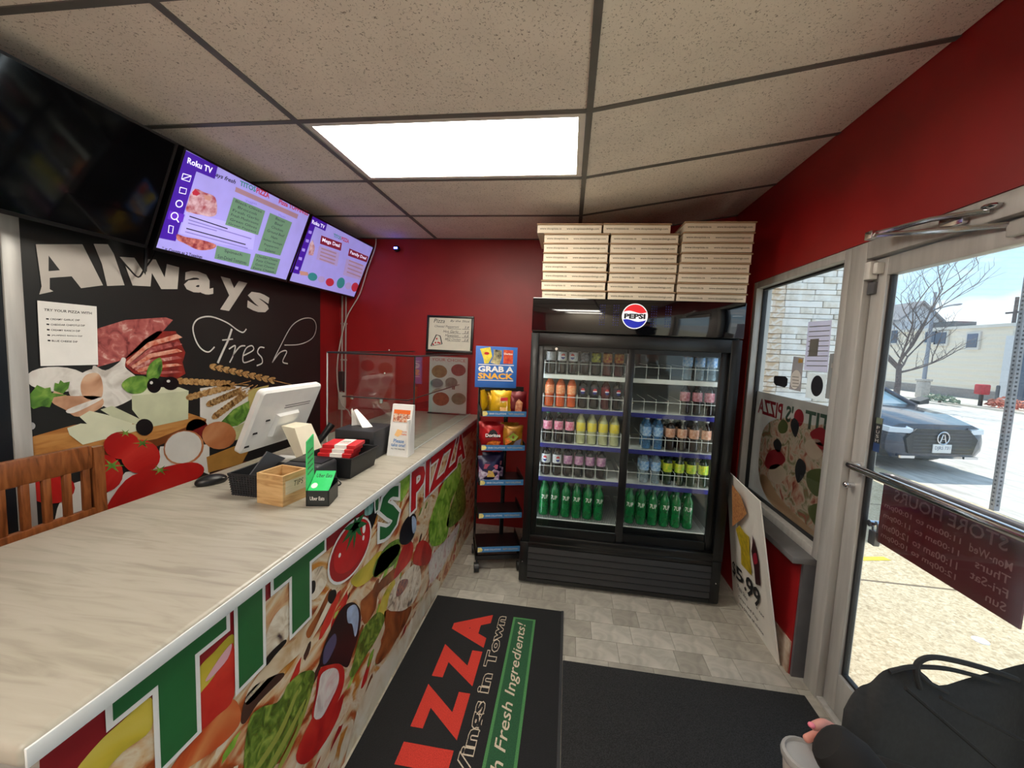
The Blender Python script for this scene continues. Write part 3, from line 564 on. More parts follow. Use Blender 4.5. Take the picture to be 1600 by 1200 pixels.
fp('lining', MB().box((FL+.046, FB-.06, .38), (FR_-.046, FB-.042, 1.66)).box((FL+.046, FY+.08, .38), (FL+.056, FB-.06, 1.66)).box((FR_-.056, FY+.08, .38), (FR_-.046, FB-.06, 1.66)).box((FL+.046, FY+.08, .351), (FR_-.046, FB-.06, .385)).box((FL+.046, FY+.08, 1.66), (FR_-.046, FB-.06, 1.698)), fin)
m = MB().box((FL, FY, .3), (FL+.05, FY+.05, 1.705), .003).box((FR_-.06, FY, .3), (FR_, FY+.05, 1.705), .003).box((FL+.05, FY, 1.625), (FR_-.06, FY+.05, 1.705), .003).box((FL+.05, FY, .3), (FR_-.06, FY+.05, .35), .003)
fp('front_frame', m, fb)
hdr = fp('header', MB().box((FL, FY-.012, 1.712), (FR_, FY+.05, FZ), .006), M('gloss_black', (6, 6, 9), .06, var=.1, coat=1))
LG = Vector((.388, FY-.0135, 1.828)); LR = .078
def disc(c, r, n=36): return [(c.x + r*math.cos(2*math.pi*k/n), c.y, c.z + r*math.sin(2*math.pi*k/n)) for k in range(n)]
lw_ = M('logo_white', (236, 236, 240), .4, emit=.22); lr_ = M('logo_red', (206, 30, 38), .4, emit=.25); lbl = M('logo_blue', (20, 34, 160), .4, emit=.25); lin_ = M('logo_ink', (12, 14, 24), .4)
fp('logo_disc', MB().poly(disc(LG, LR)), lw_)
def wavepoly(top):
    pts = []
    for k in range(19):
        x = -LR*.9 + LR*1.8*k/18; zz = (.026 if top else -.026) + .007*math.sin(k/18*2*math.pi+(0 if top else .6)); pts.append((x, zz))
    a0, a1 = (math.atan2(pts[-1][1], pts[-1][0]), math.pi-math.atan2(pts[0][1], -pts[0][0])) if top else (math.atan2(pts[-1][1], pts[-1][0]), -math.pi-math.atan2(pts[0][1], -pts[0][0]))
    return [(LG.x+x, LG.y-.0004, LG.z+zz) for x, zz in pts] + [(LG.x+LR*.93*math.cos(a0+(a1-a0)*k/14), LG.y-.0004, LG.z+LR*.93*math.sin(a0+(a1-a0)*k/14)) for k in range(15)]
fp('logo_top', MB().poly(wavepoly(True)), lr_); fp('logo_bottom', MB().poly(wavepoly(False)), lbl)
fp('logo_lettering', text_on(MB(), 'PEPSI', (LG.x-.064, LG.y-.0008, LG.z-.016), (LG.x+.064, LG.y-.0008, LG.z-.016), (LG.x-.064, LG.y-.0008, LG.z+.016), bold=.05), lin_)
m = MB()                                                              # halftone dots either side of the logo
for s in (-1, 1):
    for i in range(9):
        for j in range(9):
            if (i//3) % 2 == 0: m.box((LG.x+s*(.1+i*.014)-.0025, LG.y-.0003, LG.z-.06+j*.015), (LG.x+s*(.1+i*.014)+.0025, LG.y, LG.z-.055+j*.015))
d = fp('logo_dots', m, M('dot_blue', (30, 34, 110), .4)); d['kind'] = 'stuff'
fp('base', MB().box((FL-.012, FY+.02, .025), (FR_-.005, FY+.06, .3), .004).box((FL-.012, FY-.005, .025), (FL+.045, FY+.03, .3), .004).box((FR_-.06, FY-.005, .025), (FR_-.005, FY+.03, .3), .004).box((FL-.012, FY+.0, .27), (FR_-.005, FY+.03, .3), .004).box((FL-.01, FY+.0, .02), (FR_-.01, FY+.03, .045)), fb)
louv = M('louvre', (34, 34, 36), .45, var=.1)
for k in range(5): fp('louvre', MB().hexa([(FL+.045, FY-.004, .052+k*.044), (FR_-.06, FY-.004, .052+k*.044), (FR_-.06, FY+.02, .062+k*.044), (FL+.045, FY+.02, .062+k*.044), (FL+.045, FY+.004, .088+k*.044), (FR_-.06, FY+.004, .088+k*.044), (FR_-.06, FY+.02, .092+k*.044), (FL+.045, FY+.02, .092+k*.044)]), louv)
for x in (FL+.01, FR_-.03): fp('screw', MB().ball((x, FY-.006, .16), .005, 1), chrome)
for x in (FL+.1, FR_-.1):
    for yy in (FY+.12, FB-.1): fp('foot', MB().cyl((x, yy, 0), (x, yy, .032), .03), black_p)
fgl = GLASS('fridge_glass', (250, 253, 252), .75)
for x0, x1, yo, nm in ((FL+.05, .41, .012, 0), (.365, FR_-.06, .03, 1)):
    w = .04; dr = MB().box((x0, FY+yo, .352), (x0+w, FY+yo+.016, 1.625), .002).box((x1-w-.008, FY+yo, .352), (x1, FY+yo+.016, 1.625), .002).box((x0+w, FY+yo, 1.595), (x1-w, FY+yo+.016, 1.625)).box((x0+w, FY+yo, .352), (x1-w, FY+yo+.016, .405))
    dr = fp('sliding_door', dr, fb)
    pn = MB().box((x0+w, FY+yo+.006, .405), (x1-w-.008, FY+yo+.01, 1.595)); bmesh.ops.translate(pn.bm, verts=pn.bm.verts[:], vec=-Vector(fg.location)); pn.build('door_glass', fgl, dr)
fp('maker_badge', MB().box((-.165, FY+.0105, 1.598), (-.115, FY+.012, 1.615)), M('badge_grey', (60, 60, 62), .3)); fp('door_lock', MB().cyl((-.085, FY+.004, 1.606), (-.085, FY+.012, 1.606), .009), chrome)
led = M('fridge_led', (240, 248, 255), .5, emit=4.0)
for x in (FL+.062, FR_-.066): fp('light_strip', MB().box((x, FY+.07, .42), (x+.006, FY+.085, 1.6)), led)
wire = M('white_wire', (218, 220, 218), .4, var=.03); blue = M('blue_strip', (36, 38, 128), .4, var=.08)
SZ = [1.438, 1.212, .966, .732, .44]; lanes = [(-.16, .0755), (.427, .0755)]
ysf = FY+.1
for si, zz in enumerate(SZ):
    for x0, px in lanes:
        x1 = x0 + 7*px
        if si < 4:
            sh = MB().box((x0-.012, ysf, zz-.006), (x1+.01, FB-.1, zz-.001)); sh = fp('shelf', sh, wire)
            st = MB().box((x0-.012, ysf-.006, zz-.03), (x1+.01, ysf, zz-.002)); bmesh.ops.translate(st.bm, verts=st.bm.verts[:], vec=-Vector(fg.location)); st.build('price_rail', wire if si == 0 else blue, sh)
            m = MB().tube([(x0-.012, ysf, zz+.075), (x1+.008, ysf, zz+.075)], .0022, 6)
            for k in range(8): m.tube([(x0+k*px, ysf, zz), (x0+k*px, ysf, zz+.09), (x0+k*px, ysf+.3, zz+.09)], .0018, 5)
            bmesh.ops.translate(m.bm, verts=m.bm.verts[:], vec=-Vector(fg.location)); m.build('wire_divider', wire, sh)
        else:
            m = MB().tube([(x0-.012, ysf-.02, zz), (x1+.01, ysf-.02, zz)], .004, 6)
            n = 48
            for k in range(n): m.tube([(x0-.01 + (x1-x0+.02)*k/(n-1), ysf-.02, zz), (x0-.01 + (x1-x0+.02)*k/(n-1), FB-.1, zz)], .0018, 4)
            m.tube([(x0-.012, FB-.1, zz), (x1+.01, FB-.1, zz)], .004, 6); fp('floor_rack', m, wire)
fp('rack_support', MB().box((FL+.056, ysf-.02, .385), (FR_-.056, ysf-.005, .43)), fb)
# bottles: one of each kind, then copies
BH, BR = .212, .0305
def bottle_parts(kind):
    liquid, capc, labelc, mark = kind[1:5]; big = kind[0] == 'lime'
    H = .245 if big else BH; R = .033 if big else BR
    prof = [(R*.6, 0), (R*.92, .004), (R, .02), (R*.96, .05), (R*.93, .08), (R*.98, .1), (R, .13), (R*.97, .15), (R*.86, .164), (R*.62, .177), (R*.43, .187), (R*.38, .2)]
    prof = [(r, z*H/.212) for r, z in prof]
    body = MB().lathe(prof, 16).mesh('body', liquid)
    cap = MB().lathe([(R*.44, H*.935), (R*.46, H*.94), (R*.46, H*1.0), (R*.4, H*1.004)], 14).mesh('cap', capc)
    lab = None
    if labelc is not None:
        l = MB(); z0, z1 = H*.42, H*.7; rings = []
        for r, z in ((R*1.0, z0), (R*1.03, z0+.004), (R*1.04, z1-.006), (R*1.0, z1)): rings.append((r, z))
        lab = l.lathe(rings, 16).mesh('label', labelc)
    mk = None
    if mark:
        s, mc = mark; m = MB()
        def wrap(u, v): a = (u-.5)*1.3; return Vector((R*1.06*math.sin(a), -R*1.06*math.cos(a), H*.5 + v*H*.12))
        if s == 'o':                                                  # round mark in three bands that follow the label
            mk = []
            for v0, v1, mt_ in ((.62, 1.0, M('mark_red', (196, 40, 52), .4)), (.4, .62, M('mark_white', (226, 226, 230), .4)), (0, .4, M('mark_blue', (30, 44, 130), .4))):
                m = MB(); n = 9; rows_m = [[], []]
                for i in range(n):
                    u = -1 + 2*i/(n-1); hh = math.sqrt(max(0, 1-u*u))*.5; rows_m[0].append(wrap(.5+u*.36, (max(.5-hh, min(.5+hh, v0))-.5)*1.5+.5)); rows_m[1].append(wrap(.5+u*.36, (max(.5-hh, min(.5+hh, v1))-.5)*1.5+.5))
                mk.append(m.grid(rows_m).mesh('print', mt_, False))
        else: mk = [text_on(m, s, (0, 0, 0), (1, 0, 0), (0, 1, 0), bold=.02, wrap=wrap).mesh('print', mc)]
    return body, cap, lab, mk
def liq(name, c, tr=.0, rough=.08):
    m = M(name, c, rough, var=.12, scale=25, coat=.25)
    if tr: m.node_tree.nodes['Principled BSDF'].inputs['Alpha'].default_value = 1-tr
    return m
cola = liq('cola', (13, 7, 8)); orange = liq('orange_soda', (212, 88, 30)); lemon = liq('lemonade', (206, 208, 162), .15); lime = liq('lime_soda', (22, 120, 62), .12); water = liq('water', (170, 192, 206), .55); bluew = liq('blue_water', (90, 140, 190), .4); tea = liq('tea', (30, 16, 10)); cherry = liq('cherry', (74, 16, 24)); dew = liq('dew', (18, 44, 18))
cG = M('cap_green', (28, 110, 70), .4); cW = M('cap_white', (226, 228, 226), .4); cK = M('cap_dark', (24, 26, 34), .4); cR = M('cap_red', (120, 40, 44), .4); cL = M('cap_lime', (36, 120, 66), .4); cC = M('cap_clear', (160, 164, 156), .3)
lS = M('label_silver', (182, 184, 188), .3, var=.2, scale=60); lWt = M('label_white', (220, 222, 226), .4, var=.12, scale=60); lO = M('label_orange', (236, 116, 50), .4, c2=(240, 190, 150), scale=70); lB = M('label_black', (26, 28, 44), .4, c2=(120, 130, 150), scale=70); lP = M('label_pink', (218, 92, 132), .4, c2=(238, 190, 205), scale=60); lY = M('label_yellow', (226, 204, 40), .4, c2=(210, 200, 110), scale=60); lV = M('label_violet', (160, 98, 150), .4, c2=(206, 170, 190), scale=60); lT = M('label_tan', (190, 128, 98), .4, c2=(214, 180, 160), scale=60); lGr = M('label_lime', (140, 190, 50), .4, c2=(226, 214, 60), scale=60); lRd = M('label_rose', (150, 70, 84), .4, c2=(196, 150, 160), scale=60); lBl = M('label_lblue', (96, 150, 210), .4, c2=(200, 220, 236), scale=50); lRY = M('label_redgold', (150, 40, 40), .4, c2=(206, 170, 90), scale=60)
K = {  # name: (shape, liquid, cap, label, mark, description)
 'sil': ('s', cola, cK, lS, None, 'dark cola bottle with a silver label'),
 'diet': ('s', cola, cW, lWt, ('o', ink), 'dark cola bottle with white label and red mark'),
 'zero': ('s', cola, cK, lB, None, 'dark cola bottle with a black and grey label'),
 'citrus': ('s', cola, cK, M('label_kiwi', (60, 70, 40), .4, c2=(190, 200, 60), scale=50), None, 'dark bottle with a black and lime label'),
 'redt': ('s', cherry, cR, lRY, None, 'red drink bottle with a red and gold label'),
 'orange': ('s', orange, cG, lO, None, 'orange soda bottle with a green cap'),
 'cola': ('s', cola, cK, M('label_cola', (14, 18, 36), .4), ('o', ink), 'cola bottle with a dark label and round mark'),
 'cherry': ('s', cherry, cR, M('label_wine', (86, 14, 26), .4), ('o', ink), 'wine red cola bottle with a round mark'),
 'pink': ('s', cola, cG, lP, None, 'dark soda bottle with a pink label and green cap'),
 'lemon': ('s', lemon, cC, lY, None, 'cloudy lemonade bottle with a yellow label'),
 'violet': ('s', cola, cG, lV, None, 'dark soda bottle with a violet label and green cap'),
 'lime': ('lime', lime, cL, None, ('7UP', pr_white), 'green lemon-lime soda bottle with white lettering'),
 'water': ('s', water, cW, lBl, None, 'clear water bottle with a pale blue label'),
 'bluew': ('s', bluew, cW, lBl, None, 'blue tinted water bottle with a white cap'),
 'tea': ('s', tea, cW, lT, None, 'brown iced tea bottle with a tan label'),
 'rose': ('s', cola, cR, lRd, None, 'dark soda bottle with a rose label and red cap'),
 'dew': ('s', dew, cG, lGr, None, 'green citrus soda bottle with a yellow-green label')}
PARTS = {}
SHELF = ['top', 'second', 'third', 'fourth', 'bottom']
def bottle(k, x, yy, z, where, rz):
    if k not in PARTS: PARTS[k] = bottle_parts(K[k])
    nm = {'water': 'water_bottle', 'bluew': 'water_bottle'}.get(k, 'soda_bottle')
    o = thing(nm, K[k][5] + ', ' + where, 'bottle', (x, yy, z), rz, K[k][5].replace(' bottle', ' bottles', 1))
    for n, me in zip(('body', 'cap', 'label'), PARTS[k]):
        if me: link(n, me, o)
    for me in PARTS[k][3] or []: link('print', me, o)
LEFT = [['sil', 'diet', 'diet', 'zero', 'citrus', 'redt', 'redt'], ['orange']*3 + ['cola']*2 + ['cherry', 'cola'], ['pink']*3 + ['lemon']*4, ['diet']*2 + ['violet']*4 + [None], ['lime']*6 + [None]]
RIGHT = [[None]*4 + ['water']*3, [None]*4 + ['rose']*3, [None, 'bluew', 'bluew', 'tea', 'tea', 'tea', 'tea'], [None, 'water', 'water', 'dew', 'dew', 'dew', 'dew'], ['lime']*6 + [None]]
rr = random.Random(2)
for side, tab in (('left', LEFT), ('right', RIGHT)):
    x0, px = lanes[0] if side == 'left' else lanes[1]
    for si, rowk in enumerate(tab):
        for li, k in enumerate(rowk):
            if not k: continue
            deep = 2 if (si in (2, 3, 4) or k in ('orange', 'lemon')) else 1
            for dd in range(deep):
                where = '%s shelf, %s door' % (SHELF[si], 'rack-side' if side == 'left' else 'window-side') + (', back row' if dd else '')
                bottle(k, x0+px*(li+.5), ysf+.045+dd*.078, SZ[si]+(.002 if si < 4 else .004), where, rr.uniform(-.25, .25))
# ------------------------------------------------------------------ pizza boxes on the fridge
cream = M('box_card', (222, 208, 186), .7, var=.03, scale=5); kraft = M('kraft_edge', (166, 136, 104), .8, var=.08); grn_ink = M('box_ink', (86, 80, 58), .7)
BW, BD, BHt = .405, .42, .0592
tray = MB().box((-BW/2, 0, 0), (BW/2, BD, BHt-.0095), .002, 1).mesh('tray', cream)
lid = MB().box((-BW/2-.004, -.008, BHt-.0095), (BW/2+.006, BD+.003, BHt-.001), .002, 1).mesh('lid', kraft)
pr1 = text_on(MB(), 'www.titospizza.ca', (-BW*.46, -.0006, .017), (-BW*.12, -.0006, .017), (-BW*.46, -.0006, .033), bold=.015)
pr1 = pr1.mesh('web_address', grn_ink, False); pr2 = text_on(MB(), 'www.titospizzaandwings.com', (-BW*.04, -.0006, .017), (BW*.46, -.0006, .017), (-BW*.04, -.0006, .033), bold=.015); pr2 = pr2.mesh('web_address', grn_ink, False)
for si, (xc, nm) in enumerate(((.002, 'stack nearest the snack rack'), (.423, 'middle stack'), (.846, 'stack nearest the window'))):
    for k in range(8):
        h = BHt*(1.03 if si == 2 else 1)
        dx = rr.uniform(-.004, .004) + (.012*k/7 if si == 2 else .004*k/7) + {0: -.047, 1: -.055, 2: .0}[si]*(k == 7)
        ordn = ['bottom', 'second', 'third', 'fourth', 'fifth', 'sixth', 'seventh', 'topmost'][k]
        o = thing('pizza_box', 'cream pizza box, %s %s of the %s' % (ordn, 'one' if k in (0, 7) else 'from bottom', nm), 'box', (xc+dx, FY+.045+rr.uniform(-.006, .006)+(.0), FZ+k*h), rr.uniform(-.012, .012), 'pizza boxes stacked on the fridge')
        for n, me in (('tray', tray), ('lid', lid), ('web_address', pr1), ('web_address', pr2)): link(n, me, o)
# ------------------------------------------------------------------ snack rack
RA = math.radians(17); rk = thing('snack_rack', 'black wheeled snack rack with blue shelf strips between counter and fridge', 'rack', (-.575, 2.71, 0), RA)
RW, RD = .31, .27
m = MB()
for xx in (.0, RW): m.box((xx-.01, 0, .085), (xx+.01, RD, .115), .003)
m.box((0, 0, .085), (RW, .022, .115), .003).box((0, RD-.022, .085), (RW, RD, .115), .003).build('base_frame', black_m, rk)
for xx, yy in ((.0, .0), (RW, 0), (0, RD), (RW, RD)):
    c = MB().cyl((xx-.017, yy, .034), (xx+.017, yy, .034), .034, 16).build('caster', black_p, rk)
    MB().box((xx-.006, yy-.012, .04), (xx+.006, yy+.012, .092), .002).build('fork', black_m, c)
MB().box((RW*.62, RD-.02, .1), (RW*.62+.03, RD, 1.33), .003).box((-.01, RD-.015, .1), (.008, RD, 1.33), .003).build('upright', black_m, rk)
strip = M('strip_blue', (58, 116, 168), .4, var=.08); yel = M('strip_yellow', (236, 216, 130), .5, var=.15, scale=60)
RZ = [1.125, .885, .635, .395, .145]
for i, zz in enumerate(RZ):
    s = MB().box((-.005, .0, zz), (RW+.005, RD, zz+.008)).box((-.005, 0, zz), (0, RD, zz+.05)).box((RW, 0, zz), (RW+.005, RD, zz+.05)).build('shelf', black_m, rk)
    MB().box((.005, -.004, zz-.002), (RW+.002, .0, zz+.036)).build('price_strip', strip, s)
    MB().poly([(.006, -.0046, zz), (.034, -.0046, zz+.004), (.042, -.0046, zz+.018), (.03, -.0046, zz+.034), (.006, -.0046, zz+.034)]).build('strip_chip', yel, s)
    text_on(MB(), 'GRAB COLLATIONS', (.05, -.0046, zz+.012), (.17, -.0046, zz+.012), (.05, -.0046, zz+.023)).build('strip_lettering', pr_white, s)
    text_on(MB(), 'TASTY COLLATIONS', (.185, -.0046, zz+.012), (.295, -.0046, zz+.012), (.185, -.0046, zz+.023)).build('strip_lettering', M('strip_gold', (206, 176, 110), .5), s)
MB().box((-.005, RD*.35, 1.29), (RW*.98, RD*.35+.008, 1.325)).box((.1, RD*.35-.01, 1.285), (.19, RD*.35, 1.3)).build('sign_holder', black_m, rk)
sg2 = MB().box((-.05, RD*.3, 1.315), (.245, RD*.3+.006, 1.605), .002).build('header_sign', M('sign_blue', (40, 88, 168), .4, c2=(58, 112, 190), scale=3), rk)
yy = RD*.3-.0006
def q3(x0, x1, z0, z1): return ((x0, yy, z0), (x1, yy, z0), (x0, yy, z1))
text_on(MB(), 'GRAB A', *q3(-.03, .222, 1.425, 1.467), bold=.04).build('lettering', pr_white, sg2); text_on(MB(), 'SNACK', *q3(-.03, .222, 1.376, 1.418), bold=.04).build('lettering', M('gold_print', (240, 176, 60), .4), sg2)
MB().box((-.03, yy-.0002, 1.474), (.222, yy, 1.479)).box((-.03, yy-.0002, 1.364), (.222, yy, 1.369)).build('rule', pr_white, sg2)
for (a, mt) in (([(-.022, 1.585), (.05, 1.6), (.066, 1.535), (.04, 1.485), (.012, 1.483), (.004, 1.52)], M('bag_print_yellow', (236, 214, 70), .4, var=.12, scale=40)), ([(.075, 1.585), (.132, 1.58), (.134, 1.53), (.118, 1.475), (.055, 1.492), (.075, 1.54)], M('bag_print_dark', (40, 40, 44), .4, c2=(220, 206, 150), scale=18)), ([(.145, 1.585), (.214, 1.583), (.214, 1.487), (.146, 1.487)], M('bag_print_red', (186, 30, 34), .4, c2=(226, 110, 60), scale=26))):
    MB().poly([(x, yy-.0002, z) for x, z in a]).build('printed_bag', mt, sg2)
MB().poly([(.026+.018*math.cos(k*.4488), yy-.0006, 1.555+.01*math.sin(k*.4488)) for k in range(14)]).build('printed_logo', pr_red, sg2); text_on(MB(), 'Doritos', (.15, yy-.0006, 1.55), (.21, yy-.0006, 1.55), (.15, yy-.0006, 1.564), bold=.02).build('lettering', pr_white, sg2)
# crisp packets
def packet(name, w, h, d, mat, marks):
    nx, nz = 9, 11; rows_f, rows_b = [], []; q = random.Random(name)
    for j in range(nz):
        v = j/(nz-1); rf, rb = [], []
        for i in range(nx):
            u = i/(nx-1); puff = (math.sin(math.pi*u)**.6)*(math.sin(math.pi*min(1, max(0, (v-.05)/.9)))**.5)*d/2; wob = q.uniform(-.0035, .0035)*(0 < i < nx-1)
            xx = (u-.5)*w*(1-.1*math.sin(math.pi*v)) ; zz = v*h
            if j in (0, nz-1): xx += 0; zz += .004*((i % 2)-.5)
            rf.append((xx, -puff+wob, zz)); rb.append((xx, puff, zz))
        rows_f.append(rf); rows_b.append(rb)
    m = MB().grid(rows_f).grid([r[::-1] for r in rows_b]); bmesh.ops.remove_doubles(m.bm, verts=m.bm.verts[:], dist=.0003)
    return m.mesh('packet', mat), [mk(w, h, d) for mk in marks]
def mark_poly(pts, mat):
    def f(w, h, d):
        m = MB(); P = []
        for u, v in pts: puff = (max(.02, math.sin(math.pi*u))**.6)*(max(.02, math.sin(math.pi*v))**.5)*d/2; P.append(((u-.5)*w, -puff-.006, v*h))
        return m.poly(P).mesh('print', mat, False)
    return f
def mark_text(s, u0, u1, v0, v1, mat):
    def f(w, h, d):
        return text_on(MB(), s, ((u0-.5)*w, -d/2-.007, v0*h), ((u1-.5)*w, -d/2-.007, v0*h), ((u0-.5)*w, -d/2-.007, v1*h), bold=.02).mesh('print', mat, False)
    return f
foilY = M('foil_yellow', (226, 176, 26), .28, metal=.25, var=.2, scale=14); foilM = M('foil_maroon', (112, 18, 26), .28, metal=.25, var=.25, scale=14); foilR = M('foil_red', (176, 22, 28), .28, metal=.25, var=.25, scale=14); foilG = M('foil_gold', (176, 120, 30), .28, metal=.3, c2=(110, 70, 20), scale=14); foilN = M('foil_navy', (36, 32, 72), .28, metal=.2, var=.2, scale=14)
PK = {
 'yellow': packet('y', .15, .165, .05, foilY, [mark_poly([(.45, .12), (.8, .12), (.8, .7), (.45, .7)], M('cream_print', (240, 222, 170), .4, c2=(226, 150, 60), scale=40)), mark_poly([(.46, .55), (.8, .57), (.8, .7), (.48, .68)], pr_red)]),
 'maroon': packet('m', .15, .16, .05, foilM, [mark_poly([(.4, .08), (.72, .08), (.76, .5), (.56, .66), (.42, .5)], M('peach_print', (222, 170, 130), .4, c2=(180, 90, 60), scale=40))]),
 'red': packet('r', .165, .165, .055, foilR, [mark_poly([(.2, .42), (.8, .42), (.62, .72), (.5, .78), (.38, .72)], ink), mark_text('Doritos', .18, .82, .46, .6, pr_white), mark_poly([(.2, .06), (.75, .06), (.85, .26), (.5, .32), (.3, .24)], M('chip_print', (232, 120, 40), .4, var=.3, scale=50))]),
 'gold': packet('g', .15, .16, .05, foilG, [mark_poly([(.2, .42), (.5, .66), (.75, .5), (.6, .32), (.35, .3)], M('green_blob', (120, 140, 40), .4)), mark_poly([(.15, .1), (.45, .28), (.3, .45), (.12, .4)], MATS['chip_print']), mark_poly([(.5, .1), (.85, .12), (.9, .4), (.62, .3)], M('steel_print', (110, 110, 130), .4))]),
 'navy': packet('n', .165, .185, .055, foilN, [mark_poly([(.06, .05), (.92, .05), (.95, .4), (.7, .5), (.5, .34), (.2, .44), (.06, .6)], M('white_purple_print', (214, 206, 220), .4, c2=(110, 50, 110), scale=40)), mark_poly([(.25, .52), (.85, .5), (.88, .66), (.3, .7)], M('plum_print', (150, 60, 84), .4)), mark_poly([(.4, .2), (.75, .2), (.65, .42), (.45, .45)], M('tan_print', (200, 160, 80), .4))])}
rot = Matrix.Rotation(RA, 3, 'Z')
def put(kind, x, y, si, rz, label, tilt=-.12):
    o = thing('chip_packet', label, 'snack bag', Vector(rk.location) + rot @ Vector((x, y, RZ[si]+.011)), RA+rz, 'snack packets on the rack'); o.rotation_euler = (tilt, 0, RA+rz)
    me, mk = PK[kind]; link('packet', me, o)
    for k in mk: link('print', k, o)
put('yellow', .135, .035, 0, -.05, 'yellow crisp packet at the front of the top rack shelf'); put('yellow', .105, .125, 0, .05, 'yellow crisp packet behind another on the top rack shelf'); put('yellow', .03, .07, 0, 1.2, 'yellow crisp packet turned sideways at the edge of the top rack shelf'); put('maroon', .25, .045, 0, 0, 'maroon crisp packet at the front of the top rack shelf'); put('maroon', .245, .135, 0, 0, 'maroon crisp packet behind another on the top rack shelf')
put('red', .085, .035, 1, 0, 'red tortilla chip packet with white lettering on the second rack shelf'); put('red', .075, .13, 1, .0, 'red tortilla chip packet behind another on the second rack shelf'); put('gold', .23, .035, 1, -.05, 'gold and green snack packet at the front of the second rack shelf'); put('gold', .215, .13, 1, .0, 'gold snack packet behind another on the second rack shelf')
put('navy', .07, .04, 2, 0, 'navy and white snack packet on the third rack shelf'); put('navy', .11, .14, 2, 0, 'navy and white snack packet behind the other on the third rack shelf')
# ------------------------------------------------------------------ counter
CX = -.765
ct = thing('service_counter', 'long service counter with cream laminate top and printed pizza front', 'counter', (-1.13, 1.9, 0))
lam = BLEND('cream_laminate', [(144, 138, 125), (163, 157, 144), (169, 163, 151)], 9, stretch=(.5, 4, 1), rough=.32, detail=6)
MB().box((-1.48, .5, .0), (CX-.012, 3.48, .96)).build('carcass', M('counter_grey', (168, 168, 164), .6, var=.05), ct, True)
MB().box((-1.52, .43, .962), (-.745, 3.482, 1.0), .012, 3).build('worktop', lam, ct, True)
MB().box((-.749, .435, .962), (-.7435, 3.482, .994), .002).build('edge_band', M('edge_band', (214, 216, 216), .35, var=.04), ct, True)
pzb = BLEND('pizza_print', [(112, 50, 28), (182, 88, 40), (216, 178, 132), (226, 208, 178), (200, 134, 50), (168, 42, 30)], 3.2, stretch=(1, 1.1, 2.0), rough=.3, detail=5, distort=1.8)
MB().box((CX-.012, .5, .0), (CX, 3.47, .962)).build('front_panel', pzb, ct, True)
CP = Plane((CX, 0, 0), (1, 0, 0))
c5 = lambda x, y: (400+x/4, 700+y/4)
c6 = lambda x, y: (60+x/3.636, 900+y/3.636)
c7 = lambda x, y: (400+x/3.428, 850+y/3.428)
def fpx(n, pts, lay, mat, cv, sp=True): return pxpoly('printed_'+n, pts, CP, lay, mat, ct, cv, sp)
olv = M('olive_print', (24, 20, 24), .3, var=.2, scale=6); olh = M('olive_glint', (176, 196, 226), .3, var=.15, scale=20)
broc = BLEND('broccoli_print', [(46, 70, 20), (96, 128, 44), (160, 178, 78)], 26, rough=.35, detail=5); lett = BLEND('lettuce_print', [(90, 130, 40), (140, 184, 62), (190, 206, 110)], 14, rough=.35)
cru = BLEND('crust_print', [(196, 160, 116), (226, 208, 178), (238, 228, 208)], 6, rough=.35); bro = BLEND('brown_print', [(92, 42, 20), (150, 80, 36), (176, 104, 54)], 8, rough=.35)
tomr = BLEND('tomato_print', [(140, 20, 22), (190, 34, 30), (214, 60, 44)], 6, rough=.35); onio = BLEND('onion_print', [(196, 180, 172), (226, 218, 208), (206, 150, 150)], 12, rough=.35)
mush = BLEND('mushroom_print', [(70, 50, 56), (206, 186, 158), (232, 220, 200), (226, 208, 180)], 16, rough=.35); yelp = BLEND('yellow_print', [(150, 140, 40), (206, 182, 60), (216, 196, 92)], 5, rough=.35)
rbg = M('red_band', (150, 34, 40), .3, var=.1, scale=3); drk = BLEND('dark_print', [(40, 26, 22), (78, 50, 40)], 6, rough=.35)
MB().box((CX, .5, .86), (CX+.0004, .83, .962)).box((CX, .83, .9), (CX+.0004, 3.47, .962)).build('printed_red_band', rbg, ct, True)
qb = random.Random(21)
for nm_, mt_, n_, r0, r1 in (('cheese_bits', cru, 70, .02, .07), ('sauce_bits', tomr, 40, .015, .05), ('brown_bits', bro, 45, .012, .05), ('herb_bits', lett, 45, .008, .03), ('dark_bits', drk, 30, .008, .026)):
    m_ = MB()
    for k in range(n_):
        cy_, cz_, r_ = qb.uniform(.6, 3.4), qb.uniform(.05, .7), qb.uniform(r0, r1); ph = qb.uniform(.3, .9)
        L_ = [(r_*qb.uniform(.7, 1.2)*math.cos(a_*.6283)*1.5, r_*qb.uniform(.7, 1.2)*math.sin(a_*.6283)*.6) for a_ in range(10)]
        m_.poly([(CX+.0001+.0002*qb.random(), min(3.46, cy_+u_*math.cos(ph)-v_*math.sin(ph)), min(.9, max(.005, cz_+u_*math.sin(ph)+v_*math.cos(ph)))) for u_, v_ in L_])
    m_.build('printed_'+nm_, mt_, ct, True)['kind'] = 'stuff'
fpx('red_corner', [(5, 960), (380, 690), (400, 850), (300, 990), (200, 1091), (10, 1300)], 1, rbg, c6, False)
fpx('pepper', [(190, 1150), (330, 960), (480, 820), (640, 690), (640, 870), (480, 1000), (330, 1150)], 2, yelp, c6)
fpx('pepper', [(905, 540), (1000, 430), (1100, 330), (1105, 420), (960, 620), (905, 700)], 2, yelp, c6); fpx('tomato', [(905, 700), (1000, 570), (1105, 380), (1112, 680), (1010, 800), (905, 880)], 3, tomr, c6)
